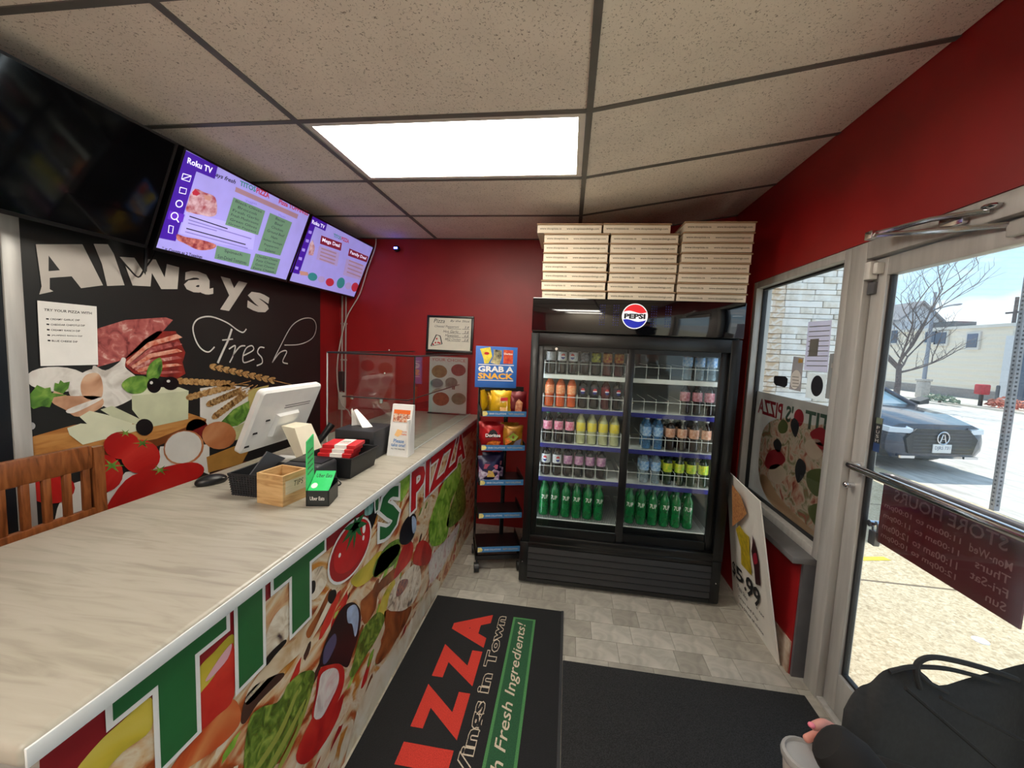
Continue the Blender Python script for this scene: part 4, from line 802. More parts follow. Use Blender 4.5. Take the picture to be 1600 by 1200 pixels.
fpx('tomato_shine', [(950, 590), (1040, 450), (1098, 385), (1075, 470), (985, 575)], 4, M('pink_shine', (222, 170, 176), .35), c6); fpx('dark_patch', [(1150, 810), (1200, 650), (1350, 560), (1395, 570), (1250, 720), (1175, 835)], 2, drk, c6)  # the dark patch is part of the printed food picture
fpx('tomato', [(905, 880), (1000, 800), (1110, 700), (1150, 820), (1050, 950), (850, 1091), (700, 1180)], 2, BLEND('orange_red_print', [(150, 40, 20), (200, 84, 40), (222, 150, 90)], 5, rough=.35), c6)
fpx('crust', [(-40, 780), (100, 590), (200, 520), (300, 390), (380, 255), (430, 245), (350, 430), (250, 570), (120, 690), (-40, 860)], 2, cru, c7)
fpx('mushroom', [(50, 560), (60, 470), (110, 370), (175, 330), (180, 470), (140, 540), (70, 600)], 2, mush, c7); fpx('mushroom', [(290, 240), (300, 150), (360, 120), (380, 200), (340, 270), (300, 300)], 3, mush, c7); fpx('olive_bit', [(290, 270), (295, 205), (318, 200), (315, 250)], 4, olv, c7)
fpx('olive_bit', [(385, 300), (395, 255), (425, 245), (430, 275), (405, 320)], 4, olv, c7); fpx('olive_bit', [(45, 640), (70, 590), (150, 515), (160, 530), (100, 600), (60, 650)], 4, olv, c7)
fpx('bacon', [(270, 470), (330, 370), (390, 250), (405, 260), (350, 380), (290, 500)], 3, bro, c7); fpx('bacon', [(560, 320), (600, 270), (740, 130), (750, 180), (660, 260), (640, 350), (580, 430)], 3, bro, c7)
fpx('pepper', [(510, 190), (600, 100), (660, 40), (690, 60), (640, 150), (600, 200), (540, 230)], 3, yelp, c7); fpx('pepper', [(650, 380), (690, 260), (740, 190), (740, 240), (700, 340), (690, 400)], 3, yelp, c7)
fpx('broccoli', [(625, 150), (650, 80), (700, 30), (760, 0), (775, 40), (740, 110), (690, 140), (640, 175)], 4, broc, c7)
fpx('brown_fold', [(690, 360), (780, 355), (835, 335), (800, 430), (720, 560), (660, 640), (640, 620), (690, 480)], 3, bro, c7)
fpx('mushroom', [(705, 345), (725, 250), (800, 150), (865, 105), (885, 190), (850, 300), (800, 350), (750, 360)], 4, mush, c7); fpx('olive_bit', [(750, 270), (770, 200), (815, 190), (800, 240), (765, 280)], 5, M('purple_bits', (80, 60, 80), .35, c2=(190, 120, 90), scale=60), c7)
fpx('broccoli', [(500, 700), (520, 640), (550, 510), (590, 430), (655, 365), (690, 400), (650, 500), (600, 580), (560, 650), (520, 710)], 4, broc, c7)
fpx('olive', [(342, 655), (350, 590), (400, 460), (460, 345), (515, 312), (552, 340), (562, 400), (548, 490), (520, 580), (490, 660), (440, 640), (380, 650)], 5, olv, c7)
fpx('olive_glint', [(490, 350), (530, 325), (550, 370), (545, 450), (530, 497), (515, 430), (492, 420)], 6, olh, c7); fpx('olive_glint', [(358, 620), (370, 550), (420, 480), (430, 530), (390, 620), (365, 645)], 6, M('olive_sheen', (74, 78, 110), .3), c7)
fpx('onion', [(300, 935), (320, 800), (338, 680), (400, 640), (465, 655), (472, 740), (435, 850), (370, 950)], 4, tomr, c7); fpx('onion_flesh', [(310, 925), (330, 800), (350, 700), (405, 665), (440, 680), (440, 750), (400, 840), (350, 930)], 5, onio, c7)
fpx('pepper_strip', [(215, 1130), (300, 935), (330, 930), (400, 900), (470, 800), (440, 930), (350, 1090), (260, 1180)], 3, tomr, c7)
fpx('broccoli', [(-60, 1230), (-40, 960), (20, 880), (110, 850), (150, 800), (170, 755), (240, 690), (312, 685), (295, 800), (245, 930), (205, 1000), (140, 1130), (60, 1230)], 4, broc, c7)
for st_ in ([(60, 1200), (160, 1020), (250, 850), (262, 850), (180, 1030), (85, 1200)], [(0, 1190), (120, 1000), (210, 800), (222, 805), (140, 1010), (25, 1190)], [(120, 1190), (210, 1010), (280, 820), (290, 825), (225, 1015), (140, 1190)]): fpx('broccoli_stalk', st_, 5, M('stalk', (150, 160, 70), .35), c7)
fpx('crust', [(440, 1300), (540, 900), (620, 720), (720, 590), (820, 440), (900, 270), (970, 190), (1000, 210), (890, 400), (740, 700), (600, 960), (500, 1300)], 4, cru, c7, False); fpx('crust_edge', [(545, 1300), (620, 970), (740, 720), (880, 430), (890, 440), (760, 730), (640, 990), (560, 1300)], 5, bro, c7, False)
fpx('tomato_wedge', [(860, 815), (905, 650), (950, 575), (982, 605), (970, 690), (910, 770)], 4, tomr, c5); fpx('olive', [(898, 590), (905, 510), (940, 440), (988, 410), (1003, 450), (990, 540), (960, 590), (930, 605)], 5, olv, c5); fpx('olive_glint', [(975, 430), (1000, 445), (1000, 510), (980, 530)], 6, olh, c5)
fpx('tomato', [(980, 710), (1010, 600), (1060, 580), (1098, 640), (1080, 720), (1020, 735)], 5, tomr, c5); fpx('onion', [(1085, 830), (1090, 690), (1200, 560), (1270, 470), (1250, 560), (1180, 720), (1110, 830)], 4, onio, c5)
fpx('lettuce', [(1080, 500), (1110, 380), (1180, 200), (1275, 90), (1270, 220), (1215, 350), (1192, 560), (1100, 612)], 5, lett, c5); fpx('greens', [(1190, 480), (1240, 300), (1290, 180), (1310, 380), (1240, 480)], 5, broc, c5)
fpx('broccoli', [(735, 800), (770, 680), (830, 600), (900, 570), (895, 650), (845, 720), (775, 795)], 4, broc, c5); fpx('greens', [(885, 260), (900, 180), (960, 130), (955, 250), (900, 340)], 3, lett, c5)
fpx('olive_bit', [(700, 480), (715, 340), (770, 280), (775, 330), (740, 470), (710, 520)], 3, olv, c5); fpx('leaf', [(680, 420), (690, 340), (725, 310), (730, 400)], 4, M('pale_leaf', (150, 196, 190), .35, c2=(60, 120, 90), scale=30), c5)
# lettering: TIT(tomato)'S PIZZA with white outlines, in metres along the panel
ZT, ZM, ZB = .961, .915, .735
def yz(pts, lay): return [(CX+lay*.0005, y_, z_) for y_, z_ in pts]
def tee(y0, y1, s0, s1, e): return [(y0-e, ZT), (y1+e, ZT), (y1+e, ZM-e), (s1+e, ZM-e), (s1+e, ZB-e), (s0-e, ZB-e), (s0-e, ZM-e), (y0-e, ZM-e)]
def pair(name, f):
    MB().poly(yz(f(.011), 8)).build(name+'_outline', pr_white, ct, True); MB().poly(yz(f(0), 9)).build(name, pr_green, ct, True)
pair('letter_t', lambda e: tee(.558, .797, .637, .716, e)); pair('letter_t', lambda e: tee(.951, 1.182, 1.024, 1.105, e))
pair('letter_i', lambda e: [(.83-e, ZT), (.91+e, ZT), (.91+e, ZB-e), (.83-e, ZB-e)])
def ell(cy, cz, ry, rz, lay, tilt=0, n=30):
    return yz([(cy + ry*math.cos(a)*math.cos(tilt) - rz*math.sin(a)*math.sin(tilt), cz + ry*math.cos(a)*math.sin(tilt) + rz*math.sin(a)*math.cos(tilt)) for a in (2*math.pi*k/n for k in range(n))], lay)
MB().poly(ell(1.352, .832, .152, .107, 8)).build('tomato_outline', pr_white, ct, True); MB().poly(ell(1.352, .832, .142, .098, 9)).build('tomato_shade', M('tomato_dark', (160, 22, 28), .35), ct, True); MB().poly(ell(1.362, .842, .128, .086, 10)).build('tomato_letter', pr_red, ct, True)
MB().poly(ell(1.44, .872, .012, .02, 11)).poly(ell(1.436, .835, .008, .01, 11)).poly(ell(1.27, .85, .008, .008, 11)).build('tomato_glint', pr_white, ct, True)
lf = MB()
for a, l in ((200, .1), (235, .115), (265, .12), (300, .1), (335, .1), (20, .075), (160, .085), (95, .05)):
    d = Vector((0, math.cos(math.radians(a)), math.sin(math.radians(a))*.75)); n_ = Vector((0, -d.z, d.y)); c = Vector((CX+.0058, 1.375, .912)); lf.poly([c - n_*.012, c + d*l*.5 - n_*.012, c + d*l, c + d*l*.5 + n_*.012, c + n_*.012])
lf.build('tomato_leaf', pr_green, ct, True)
def word(s, y0, y1, z0, z1, mat, shear=0):
    r = bbox(s, .035, shear)
    for lay, bd_, m_ in ((8, .085, pr_white), (9, .035, mat)):
        mb = MB(); text_on(mb, s, (CX+lay*.0005, y0, z0), (CX+lay*.0005, y1, z0), (CX+lay*.0005, y0, z1), bold=bd_, shear=shear, ref=r); mb.build('letters' if lay == 9 else 'letters_outline', m_, ct, True)
word("'", 1.535, 1.565, .9, .95, pr_green); word('S', 1.575, 1.78, .735, .95, pr_green); word('PIZZA', 1.925, 3.02, .735, .95, pr_red)
# ------------------------------------------------------------------ mural behind the counter
MX = -2.094
mu = thing('wall_mural', 'dark wall mural of food reading Always Fresh behind the counter', 'mural', (-2.097, 2.24, .5))
MB().box((-2.1, 1.3, .35), (MX, 3.19, 2.5)).build('panel', M('mural_black', (34, 35, 35), .35, var=.12, scale=2), mu, True)
MP = Plane((MX, 0, 0), (1, 0, 0)); c8 = lambda x, y: (x/2.857, 360+y/2.857)
def mpx(n, pts, lay, mat, sp=True): return pxpoly('printed_'+n, pts, MP, lay, mat, mu, c8, sp)
def mel(n, cx, cy, rx, ry, lay, mat, ang=0): return pxell('printed_'+n, cx, cy, rx, ry, ang, MP, lay, mat, mu, c8)
pw = M('mural_white', (216, 214, 208), .4, var=.06, scale=5); sal = BLEND('salami', [(110, 40, 42), (158, 78, 76), (176, 96, 92), (216, 180, 170)], 20, rough=.4, detail=6); sald = M('salami_edge', (150, 46, 36), .4, c2=(104, 30, 28), scale=18)
chs = M('mural_cheese', (216, 218, 190), .4, var=.05, scale=6); chd = M('mural_cheese_side', (198, 202, 170), .4, var=.05); wood = BLEND('board_print', [(150, 92, 44), (184, 128, 68), (192, 140, 82)], 6, stretch=(1, .6, 6), rough=.4); wodd = M('board_edge', (122, 66, 32), .4, var=.15, scale=8)
mtom = BLEND('mural_tomato', [(140, 20, 20), (178, 30, 28), (196, 52, 44)], 3, rough=.4); mgr = BLEND('mural_leaf', [(44, 82, 34), (96, 140, 56), (140, 172, 80)], 14, rough=.4); mon = BLEND('mural_onion', [(140, 76, 42), (178, 112, 70), (204, 150, 110)], 4, rough=.4); gar = BLEND('garlic', [(186, 178, 170), (222, 218, 212), (214, 206, 200)], 9, rough=.4); clo = BLEND('clove', [(160, 112, 84), (204, 160, 130), (216, 190, 164)], 7, rough=.4); whe = BLEND('wheat', [(120, 84, 44), (178, 136, 84), (208, 176, 126)], 40, rough=.4); mol = M('mural_olive', (20, 17, 20), .3)
mpx('white_ground', [(440, 1330), (470, 1180), (560, 1080), (700, 1050), (715, 965), (935, 955), (935, 1090), (860, 1060), (700, 1085), (600, 1140), (520, 1330)], 1, pw, False); mpx('white_ground', [(893, 705), (1000, 690), (1115, 700), (1110, 860), (1000, 900), (893, 870)], 1, pw, False)
mpx('white_ground', [(250, 1330), (300, 1150), (420, 1120), (480, 1200), (440, 1330)], 1, pw)
mpx('salami', [(430, 440), (560, 400), (740, 388), (772, 400), (700, 480), (560, 575), (435, 610)], 1, sal, False)
mpx('salami_stack', [(540, 590), (640, 490), (700, 450), (785, 450), (805, 500), (828, 545), (815, 590), (828, 640), (790, 662), (700, 650), (600, 640)], 1, sald, False)
for k in range(6): mpx('salami_slice', [(560+k*12, 590+k*8), (660, 500+k*26), (790, 462+k*33), (815, 478+k*31), (680, 515+k*26), (570+k*12, 602+k*8)], 2, sal if k % 2 else M('salami_light', (196, 96, 72), .4, c2=(222, 170, 150), scale=40), False)
mel('mushroom', 255, 665, 140, 56, 2, gar, 2); mpx('garlic', [(415, 605), (470, 625), (530, 590), (545, 568), (562, 575), (560, 612), (605, 650), (640, 690), (600, 745), (500, 792), (450, 770), (420, 690)], 3, gar)
mpx('garlic', [(310, 690), (345, 650), (420, 618), (470, 660), (470, 780), (380, 780), (315, 740)], 4, gar); mpx('clove', [(360, 690), (385, 645), (440, 640), (460, 700), (445, 755), (375, 745)], 5, clo); mpx('clove', [(228, 735), (262, 712), (300, 738), (445, 742), (452, 790), (350, 832), (290, 800), (235, 770)], 5, clo); mpx('clove_line', [(300, 800), (440, 748), (447, 758), (330, 815)], 6, gar)
mpx('parsley', [(75, 742), (110, 738), (130, 735), (150, 712), (165, 690), (200, 705), (225, 700), (230, 725), (300, 735), (240, 745), (222, 790), (185, 785), (150, 797), (120, 775), (100, 765), (110, 755)], 6, mgr, False); mpx('parsley', [(240, 715), (245, 680), (262, 685), (270, 668), (285, 680), (312, 675), (305, 705), (280, 730)], 6, mgr, False)
mpx('cutting_board', [(95, 935), (330, 868), (600, 850), (840, 815), (922, 842), (700, 930), (400, 985), (140, 1015)], 3, wood, False); mpx('board_edge', [(140, 1015), (400, 985), (700, 930), (922, 842), (918, 868), (700, 965), (300, 1040), (150, 1025)], 3, wodd, False)
mpx('cheese', [(588, 735), (842, 715), (840, 842), (655, 882), (590, 800)], 7, chd, False); mpx('cheese_top', [(588, 738), (630, 700), (800, 700), (842, 716)], 8, chs, False)
mpx('cheese_slice', [(300, 882), (360, 862), (470, 868), (605, 865), (612, 895), (370, 957), (310, 912)], 7, chs, False); mpx('cheese_slice', [(355, 832), (400, 805), (600, 852), (565, 892), (420, 892)], 8, chs, False); mpx('cheese_slice', [(448, 800), (500, 783), (645, 852), (625, 872), (500, 832)], 9, chd, False)
mel('olive', 645, 878, 39, 37, 10, mol); mel('olive', 688, 692, 32, 34, 11, mol); mel('olive', 762, 683, 37, 30, 11, mol); mel('olive_shine', 676, 680, 7, 7, 12, pw); mel('olive_shine', 752, 673, 8, 6, 12, pw)
mpx('basil', [(543, 690), (580, 655), (640, 650), (668, 672), (640, 722), (580, 727)], 9, mgr); mpx('basil', [(655, 655), (668, 600), (716, 568), (724, 620), (700, 665)], 9, mgr)
wh = MB()
for (a, b_) in (((800, 672), (1110, 690)), ((845, 745), (1120, 672)), ((950, 608), (1330, 695)), ((935, 775), (1130, 690)), ((960, 830), (1150, 690))):
    n = 14
    for k in range(n):
        u = k/(n-1)
        if u > .72: continue
        for s in (-1, 1):
            cx_ = a[0]+(b_[0]-a[0])*u; cy_ = a[1]+(b_[1]-a[1])*u; L = math.hypot(b_[0]-a[0], b_[1]-a[1]); dx, dy = (b_[0]-a[0])/L, (b_[1]-a[1])/L; cx_ += -dy*s*7; cy_ += dx*s*7; th = math.atan2(dy, dx) + s*.35
            P = []
            for q in range(8): t_ = q*math.pi/4; ex, ey = 17*math.cos(t_), 6.5*math.sin(t_); P.append(MP.hit(*c8(cx_+ex*math.cos(th)-ey*math.sin(th), cy_+ex*math.sin(th)+ey*math.cos(th)), .004))
            wh.poly(P)
    ribbon(wh, [MP.hit(*c8(*a), .0035), MP.hit(*c8(*b_), .0035)], .006, (1, 0, 0))
wh.build('printed_wheat', whe, mu, True)
mpx('cheese', [(1108, 712), (1200, 690), (1175, 820), (1105, 862)], 3, M('hard_cheese', (196, 180, 110), .4, var=.08), False); mpx('celery', [(980, 862), (1040, 800), (1112, 760), (1115, 835), (1060, 872), (1010, 880)], 4, mgr, False); mpx('celery', [(1000, 900), (1110, 850), (1110, 920), (1040, 940)], 3, M('celery_pale', (190, 190, 140), .4, var=.1), False)
mpx('cheese_rind', [(922, 1012), (1050, 962), (1110, 985), (1080, 1040), (930, 1082)], 3, M('rind', (176, 128, 62), .4, var=.1, scale=8), False); mpx('dark_wood', [(905, 1100), (1090, 1030), (1150, 1040), (1000, 1110)], 2, wodd, False)
mel('onion', 978, 915, 76, 62, 5, mon); mel('onion_half', 820, 970, 92, 76, 4, mon, -20); mel('onion_flesh', 818, 968, 84, 70, 5, pw, -20); mel('red_onion', 880, 885, 50, 44, 3, BLEND('red_onion', [(100, 24, 24), (140, 44, 36)], 5))
mel('tomato', 545, 960, 82, 62, 11, mtom); mel('tomato', 628, 1010, 87, 76, 12, mtom); mel('tomato', 455, 1085, 95, 85, 11, mtom); mel('tomato', 225, 1150, 110, 70, 10, mtom)
mpx('pepper', [(450, 1290), (560, 1115), (700, 1065), (860, 1035), (912, 1070), (850, 1125), (620, 1210), (500, 1330)], 10, mtom)
for (cx_, cy_, r) in ((636, 950, 46), (500, 1050, 62), (715, 1070, 45), (560, 905, 34)):
    P = []
    for k in range(12): a = k*math.pi/6; rr_ = r if k % 2 == 0 else r*.25; P.append((cx_+rr_*math.cos(a), cy_+rr_*.55*math.sin(a)))
    mpx('calyx', P, 13, mgr, False)
# Always (arched heavy letters) and Fresh (script)
silver = M('mural_letters', (206, 198, 190), .4, var=.08, scale=4)
mpx('letter', [(160, 62), (368, 62), (460, 245), (362, 258), (320, 205), (222, 212), (222, 262), (238, 272), (175, 286), (186, 250)], 6, silver, False); mpx('letter_counter', [(217, 112), (268, 178), (217, 182)], 7, MATS['mural_black'], False)
mpx('letter', [(418, 60), (482, 62), (508, 105), (556, 245), (478, 248), (455, 150)], 6, silver, False)
mpx('letter', [(535, 118), (600, 122), (650, 200), (655, 128), (695, 130), (735, 210), (745, 150), (800, 165), (792, 262), (720, 262), (678, 190), (672, 250), (592, 246), (560, 160)], 6, silver, False)
def mtx(s, q): pxtext('printed_letter', s, q, MP, 6, silver, mu, c8, bold=.04)
mtx('a', [(820, 268), (952, 292), (952, 196), (825, 172)]); mtx('y', [(978, 352), (1092, 372), (1104, 235), (985, 205)]); mtx('s', [(1102, 352), (1195, 375), (1210, 296), (1108, 262)])
scr = MB(); wht = pw
for pts, w in (([(1100, 440), (1085, 455), (1060, 445), (1010, 410), (940, 385), (885, 395), (862, 430), (870, 480), (895, 525), (930, 543), (958, 520)], .008), ([(1035, 440), (1018, 490), (995, 540), (972, 592)], .014), ([(992, 490), (1040, 485)], .008), ([(1022, 530), (1050, 515), (1040, 560), (1025, 590)], .009), ([(1038, 560), (1070, 520), (1095, 515)], .009), ([(1085, 560), (1130, 535), (1125, 515), (1100, 525), (1085, 560), (1090, 590), (1135, 575)], .008), ([(1180, 524), (1160, 522), (1150, 545), (1168, 568), (1170, 592), (1146, 604)], .009), ([(1215, 590), (1250, 520), (1300, 430), (1350, 395), (1395, 395), (1412, 430), (1395, 480), (1340, 508), (1270, 512)], .007), ([(1215, 590), (1250, 545), (1280, 540), (1262, 585), (1285, 595)], .009)):
    ribbon(scr, [MP.hit(*c8(*p), .0045) for p in smooth(pts, 6)], w, (1, 0, 0))
scr.build('printed_script', wht, mu, True)
mel('bracket_spot', 138, 873, 20, 17, 6, M('wall_plug', (170, 170, 172), .4))
pa = thing('dip_notice', 'white paper notice listing dips taped to the mural', 'paper', (MX, 1.45, 1.447)); q4 = lambda x, y: (x*260/1200, 380+y*260/1200)
pxpoly('sheet', [(268, 413), (697, 456), (708, 877), (292, 886)], MP, 9, paper, pa, q4)
pxtext('printed_heading', 'TRY YOUR PIZZA WITH', [(316, 488), (662, 515), (662, 497), (318, 470)], MP, 10, ink, pa, q4, bold=.015)
for i, s in enumerate(('CREAMY GARLIC DIP', 'CHEDDAR CHIPOTLE DIP', 'CREAMY RANCH DIP', 'JALAPENO RANCH DIP', 'BLUE CHEESE DIP')):
    y_ = 538+i*39; w = (575, 612, 578, 594, 560)[i]; pxtext('printed_line', s, [(362+i*3, y_+16), (w, y_+24), (w, y_+11), (362+i*3, y_+3)], MP, 10, ink, pa, q4, bold=.01); mb_ = pxpoly('printed_bullet', [(332+i*3, y_+2), (352+i*3, y_+4), (352+i*3, y_+14), (332+i*3, y_+12)], MP, 10, ink, pa, q4)
# ------------------------------------------------------------------ three wall screens, tilted down
TB, TT = Vector((-1.95, 0, 1.985)), Vector((-1.767, 0, 2.44)); tu = (TT-TB).normalized(); tn = Vector((tu.z, 0, -tu.x))
bez = M('tv_bezel', (12, 12, 14), .3); off_scr = M('tv_off_screen', (7, 7, 9), .06, var=.1)
def EM(name, c=(0, 0, 0), e=1.0, c2=None, scale=12): return M(name, c, .4, emit=e*.62, var=.03, c2=c2, scale=scale)
def tv(y0, y1, label, lit):
    o = thing('wall_screen', label, 'television', (-1.95, (y0+y1)/2, 1.985))
    def P(yy, v, d): return TB + (TT-TB)*v + Vector((0, yy, 0)) + tn*d
    def slabx(ya, yb, va, vb, d0, d1): return MB().hexa([P(ya, va, d0), P(yb, va, d0), P(yb, va, d1), P(ya, va, d1), P(ya, vb, d0), P(yb, vb, d0), P(yb, vb, d1), P(ya, vb, d1)])
    slabx(y0, y1, 0, 1, -.045, 0).build('case', bez, o, True)
    b_ = .011; m = MB()
    for ya, yb, va, vb in ((y0, y1, 0, .03), (y0, y1, .98, 1), (y0, y0+b_, .03, .98), (y1-b_, y1, .03, .98)): m.hexa([P(ya, va, 0), P(yb, va, 0), P(yb, va, .004), P(ya, va, .004), P(ya, vb, 0), P(yb, vb, 0), P(yb, vb, .004), P(ya, vb, .004)])
    m.build('bezel', bez, o, True)
    slabx(y0+b_, y1-b_, .03, .98, .0, .001).build('screen', EM('screen_lavender', (150, 142, 214), .62) if lit else off_scr, o, True)
    MB().box((-2.1, (y0+y1)/2-.2, 2.1), (-1.93, (y0+y1)/2-.16, 2.16)).box((-2.1, (y0+y1)/2+.16, 2.1), (-1.93, (y0+y1)/2+.2, 2.16)).build('wall_bracket', black_m, o, True)
    return o
t1 = tv(.745, 1.652, 'switched-off black wall screen beside the two lit menu screens', False)
t2 = tv(1.68, 2.586, 'lit menu screen with four green topping lists', True); t3 = tv(2.597, 3.472, 'lit menu screen with red deal boxes next to the corner', True)
TP = Plane(TB+tn*.0011, tn); c3 = lambda x, y: (240+x/4.4444, 225+y/4.4444)
S = lambda n, pts, lay, mat, o, sp=False: pxpoly('shown_'+n, pts, TP, lay, mat, o, c3, sp)
ST = lambda s, q, lay, mat, o, bold=0.0, sh=0: pxtext('shown_text', s, q, TP, lay, mat, o, c3, bold, sh)
vio = EM('scr_violet', (62, 24, 150), .6); vio2 = EM('scr_violet_hi', (90, 40, 180), .6); grn = EM('scr_green', (98, 132, 108), .55); scw = EM('scr_white', (226, 222, 250), .7); scr_r = EM('scr_red', (168, 40, 60), .6); scr_b = EM('scr_brown', (150, 116, 130), .6); dk = EM('scr_ink', (30, 22, 56), .4); tea_ = EM('scr_teal', (44, 120, 124), .6); tan_ = EM('scr_tan', (176, 128, 118), .6); mid = EM('scr_mid', (120, 110, 186), .6); pnk = EM('scr_pink', (160, 140, 190), .6)
S('sidebar', [(212, 40), (446, 155), (425, 243), (297, 190), (152, 676), (38, 652), (60, 555)], 1, vio, t2); ST('Roku TV', [(232, 132), (405, 208), (412, 165), (240, 92)], 2, scw, t2, .03)
S('highlight', [(112, 460), (222, 492), (205, 545), (95, 520)], 2, vio2, t2)
icn = MB()
for loop in ([(205, 205), (262, 222), (250, 262), (194, 244), (205, 205)], [(194, 244), (262, 222)], [(185, 300), (230, 312), (222, 348), (178, 338), (185, 300)], [(108, 565), (138, 572), (130, 622), (102, 614), (108, 565)]): ribbon(icn, [TP.hit(*c3(*p), .0012) for p in loop], .004, tn)
for cx_, cy_, r in ((178, 415, 23), (146, 500, 24)): ribbon(icn, [TP.hit(*c3(cx_+r*math.cos(k*.4488), cy_+r*math.sin(k*.4488)), .0012) for k in range(15)], .005, tn)
ribbon(icn, [TP.hit(*c3(158, 520), .0012), TP.hit(*c3(175, 545), .0012)], .006, tn); icn.build('shown_icons', scw, t2, True)['kind'] = 'stuff'
ST('ays fresh', [(428, 232), (565, 288), (572, 250), (433, 195)], 1, dk, t2, .02, .3); ST('TITOS', [(597, 287), (708, 335), (712, 298), (602, 252)], 1, tea_, t2, .03); ST('PIZZA', [(712, 338), (803, 380), (806, 342), (716, 300)], 1, scr_r, t2, .03)
S('band', [(572, 298), (1005, 490), (995, 520), (565, 330)], 1, scr_b, t2); ST('Pizza TOPPINGS', [(868, 412), (1072, 500), (1075, 468), (874, 382)], 2, scr_r, t2, .03)
S('food', [(240, 400), (258, 345), (290, 310), (350, 335), (428, 372), (438, 480), (395, 505), (330, 492), (228, 470)], 1, EM('scr_food', (190, 160, 170), .6, (140, 60, 70), 30), t2, True); S('food_red', [(268, 335), (290, 312), (325, 345), (300, 360), (272, 352)], 2, scr_r, t2); S('food_red', [(345, 350), (400, 365), (395, 395), (360, 385)], 2, tan_, t2); S('pizza', [(160, 625), (220, 645), (330, 665), (432, 700), (405, 730), (310, 735), (215, 690), (165, 665)], 1, EM('scr_pizza', (190, 120, 110), .6, (120, 40, 50), 40), t2, True)
S('popup', [(222, 468), (712, 590), (690, 735), (440, 690), (180, 620)], 2, EM('scr_pop', (166, 158, 226), .62), t2)
for i, (a, b_) in enumerate((((250, 498), (515, 585)), ((243, 522), (680, 655)), ((240, 545), (440, 600)), ((228, 582), (640, 695)), ((220, 605), (655, 722)))): S('popup_line', [a, b_, (b_[0]-2, b_[1]+7), (a[0]-2, a[1]+7)], 3, dk if i in (0, 3) else mid, t2)
for q in ([(555, 370), (775, 465), (725, 632), (497, 560)], [(808, 478), (962, 545), (880, 775), (725, 738)], [(440, 705), (675, 765), (660, 850), (422, 795)], [(708, 760), (880, 800), (848, 905), (672, 868)]): S('list_box', q, 4, grn, t2)
def lst(lines, q, o):                                                  # q: TL TR BR BL
    n = len(lines)
    for i, s in enumerate(lines):
        a, b_ = (i+.25)/n, (i+.8)/n; L = lambda p, r, t_: (p[0]+(r[0]-p[0])*t_, p[1]+(r[1]-p[1])*t_); w = min(.42, .03*len(s)+.05)
        A, B = L(q[0], q[3], a), L(q[1], q[2], a); C_, D = L(q[0], q[3], b_), L(q[1], q[2], b_); ST(s, [L(C_, D, .5-w), L(C_, D, .5+w), L(A, B, .5+w), L(A, B, .5-w)], 5, dk, o)
lst(['Black Olives', 'Broccoli', 'Fresh Garlic', 'Fresh Mushrooms', 'Green Olives', 'Green Peppers'], [(555, 370), (775, 465), (725, 632), (497, 560)], t2); lst(['Bacon', 'Beef', 'Chicken', 'Ground Beef', 'Ham', 'Italian Sausage', 'Pepperoni', 'Salami'], [(808, 478), (962, 545), (880, 775), (725, 738)], t2)
lst(['Spinach', 'Sun-Dried Tomatoes'], [(440, 705), (675, 765), (660, 850), (422, 795)], t2); lst(['Cheddar Cheese', 'Feta Cheese', 'Goat Cheese', 'Extra Cheese'], [(708, 760), (880, 800), (848, 905), (672, 868)], t2)
ST('Veggies', [(635, 405), (715, 428), (718, 408), (638, 382)], 4, mid, t2); ST('Meats', [(868, 502), (915, 517), (917, 500), (870, 482)], 4, mid, t2); ST('* = Counts as 2 Toppings', [(55, 740), (335, 800), (340, 775), (60, 712)], 2, dk, t2, .02)
S('sidebar', [(1103, 492), (1208, 545), (1192, 605), (1122, 572), (1010, 905), (950, 890)], 1, vio, t3); ST('Roku TV', [(1098, 552), (1186, 590), (1190, 565), (1104, 525)], 2, scw, t3, .03)
for cx_, cy_ in ((1088, 612), (1068, 672), (1042, 735), (1020, 795), (995, 860)): S('icon', [(cx_-10, cy_-12), (cx_+12, cy_-6), (cx_+8, cy_+14), (cx_-13, cy_+8)], 2, EM('scr_icon', (150, 130, 220), .6), t3)
ST('TITOS', [(1250, 648), (1300, 667), (1302, 642), (1252, 620)], 1, tea_, t3, .03); ST('PIZZA', [(1304, 668), (1355, 690), (1358, 664), (1306, 643)], 1, scr_r, t3, .03)
for q, tx, in (([(1165, 635), (1308, 688), (1300, 742), (1155, 692)], 'Mega Deal'), ([(1360, 725), (1492, 782), (1480, 822), (1350, 775)], 'Family Deal')):
    S('deal_box', q, 2, EM('scr_maroon', (120, 30, 52), .55), t3); TL, TR, BR_, BL = q; e = lambda p, r, t_: (p[0]+(r[0]-p[0])*t_, p[1]+(r[1]-p[1])*t_); a, b_, c_, d_ = e(e(TL, BL, .78), e(TR, BR_, .78), .08), e(e(TL, BL, .78), e(TR, BR_, .78), .92), e(e(TL, BL, .2), e(TR, BR_, .2), .92), e(e(TL, BL, .2), e(TR, BR_, .2), .08); ST(tx, [a, b_, c_, d_], 3, scw, t3, .02)
S('food', [(1085, 690), (1105, 665), (1120, 720), (1108, 775), (1075, 770)], 1, EM('scr_food'), t3); S('panel', [(1340, 795), (1470, 845), (1440, 945), (1315, 910)], 1, pnk, t3); S('panel', [(1150, 705), (1290, 755), (1275, 850), (1130, 800)], 1, pnk, t3)
for k in range(4): S('deal_line', [(1165+(-4*k), 720+k*24), (1270-4*k, 757+k*24), (1268-4*k, 765+k*24), (1163-4*k, 728+k*24)], 2, scr_b, t3); S('deal_line', [(1358-5*k, 805+k*26), (1455-5*k, 842+k*26), (1453-5*k, 850+k*26), (1356-5*k, 813+k*26)], 2, scr_b, t3)
S('pizza', [(1012, 880), (1070, 890), (1078, 915), (1020, 910)], 1, tan_, t3)
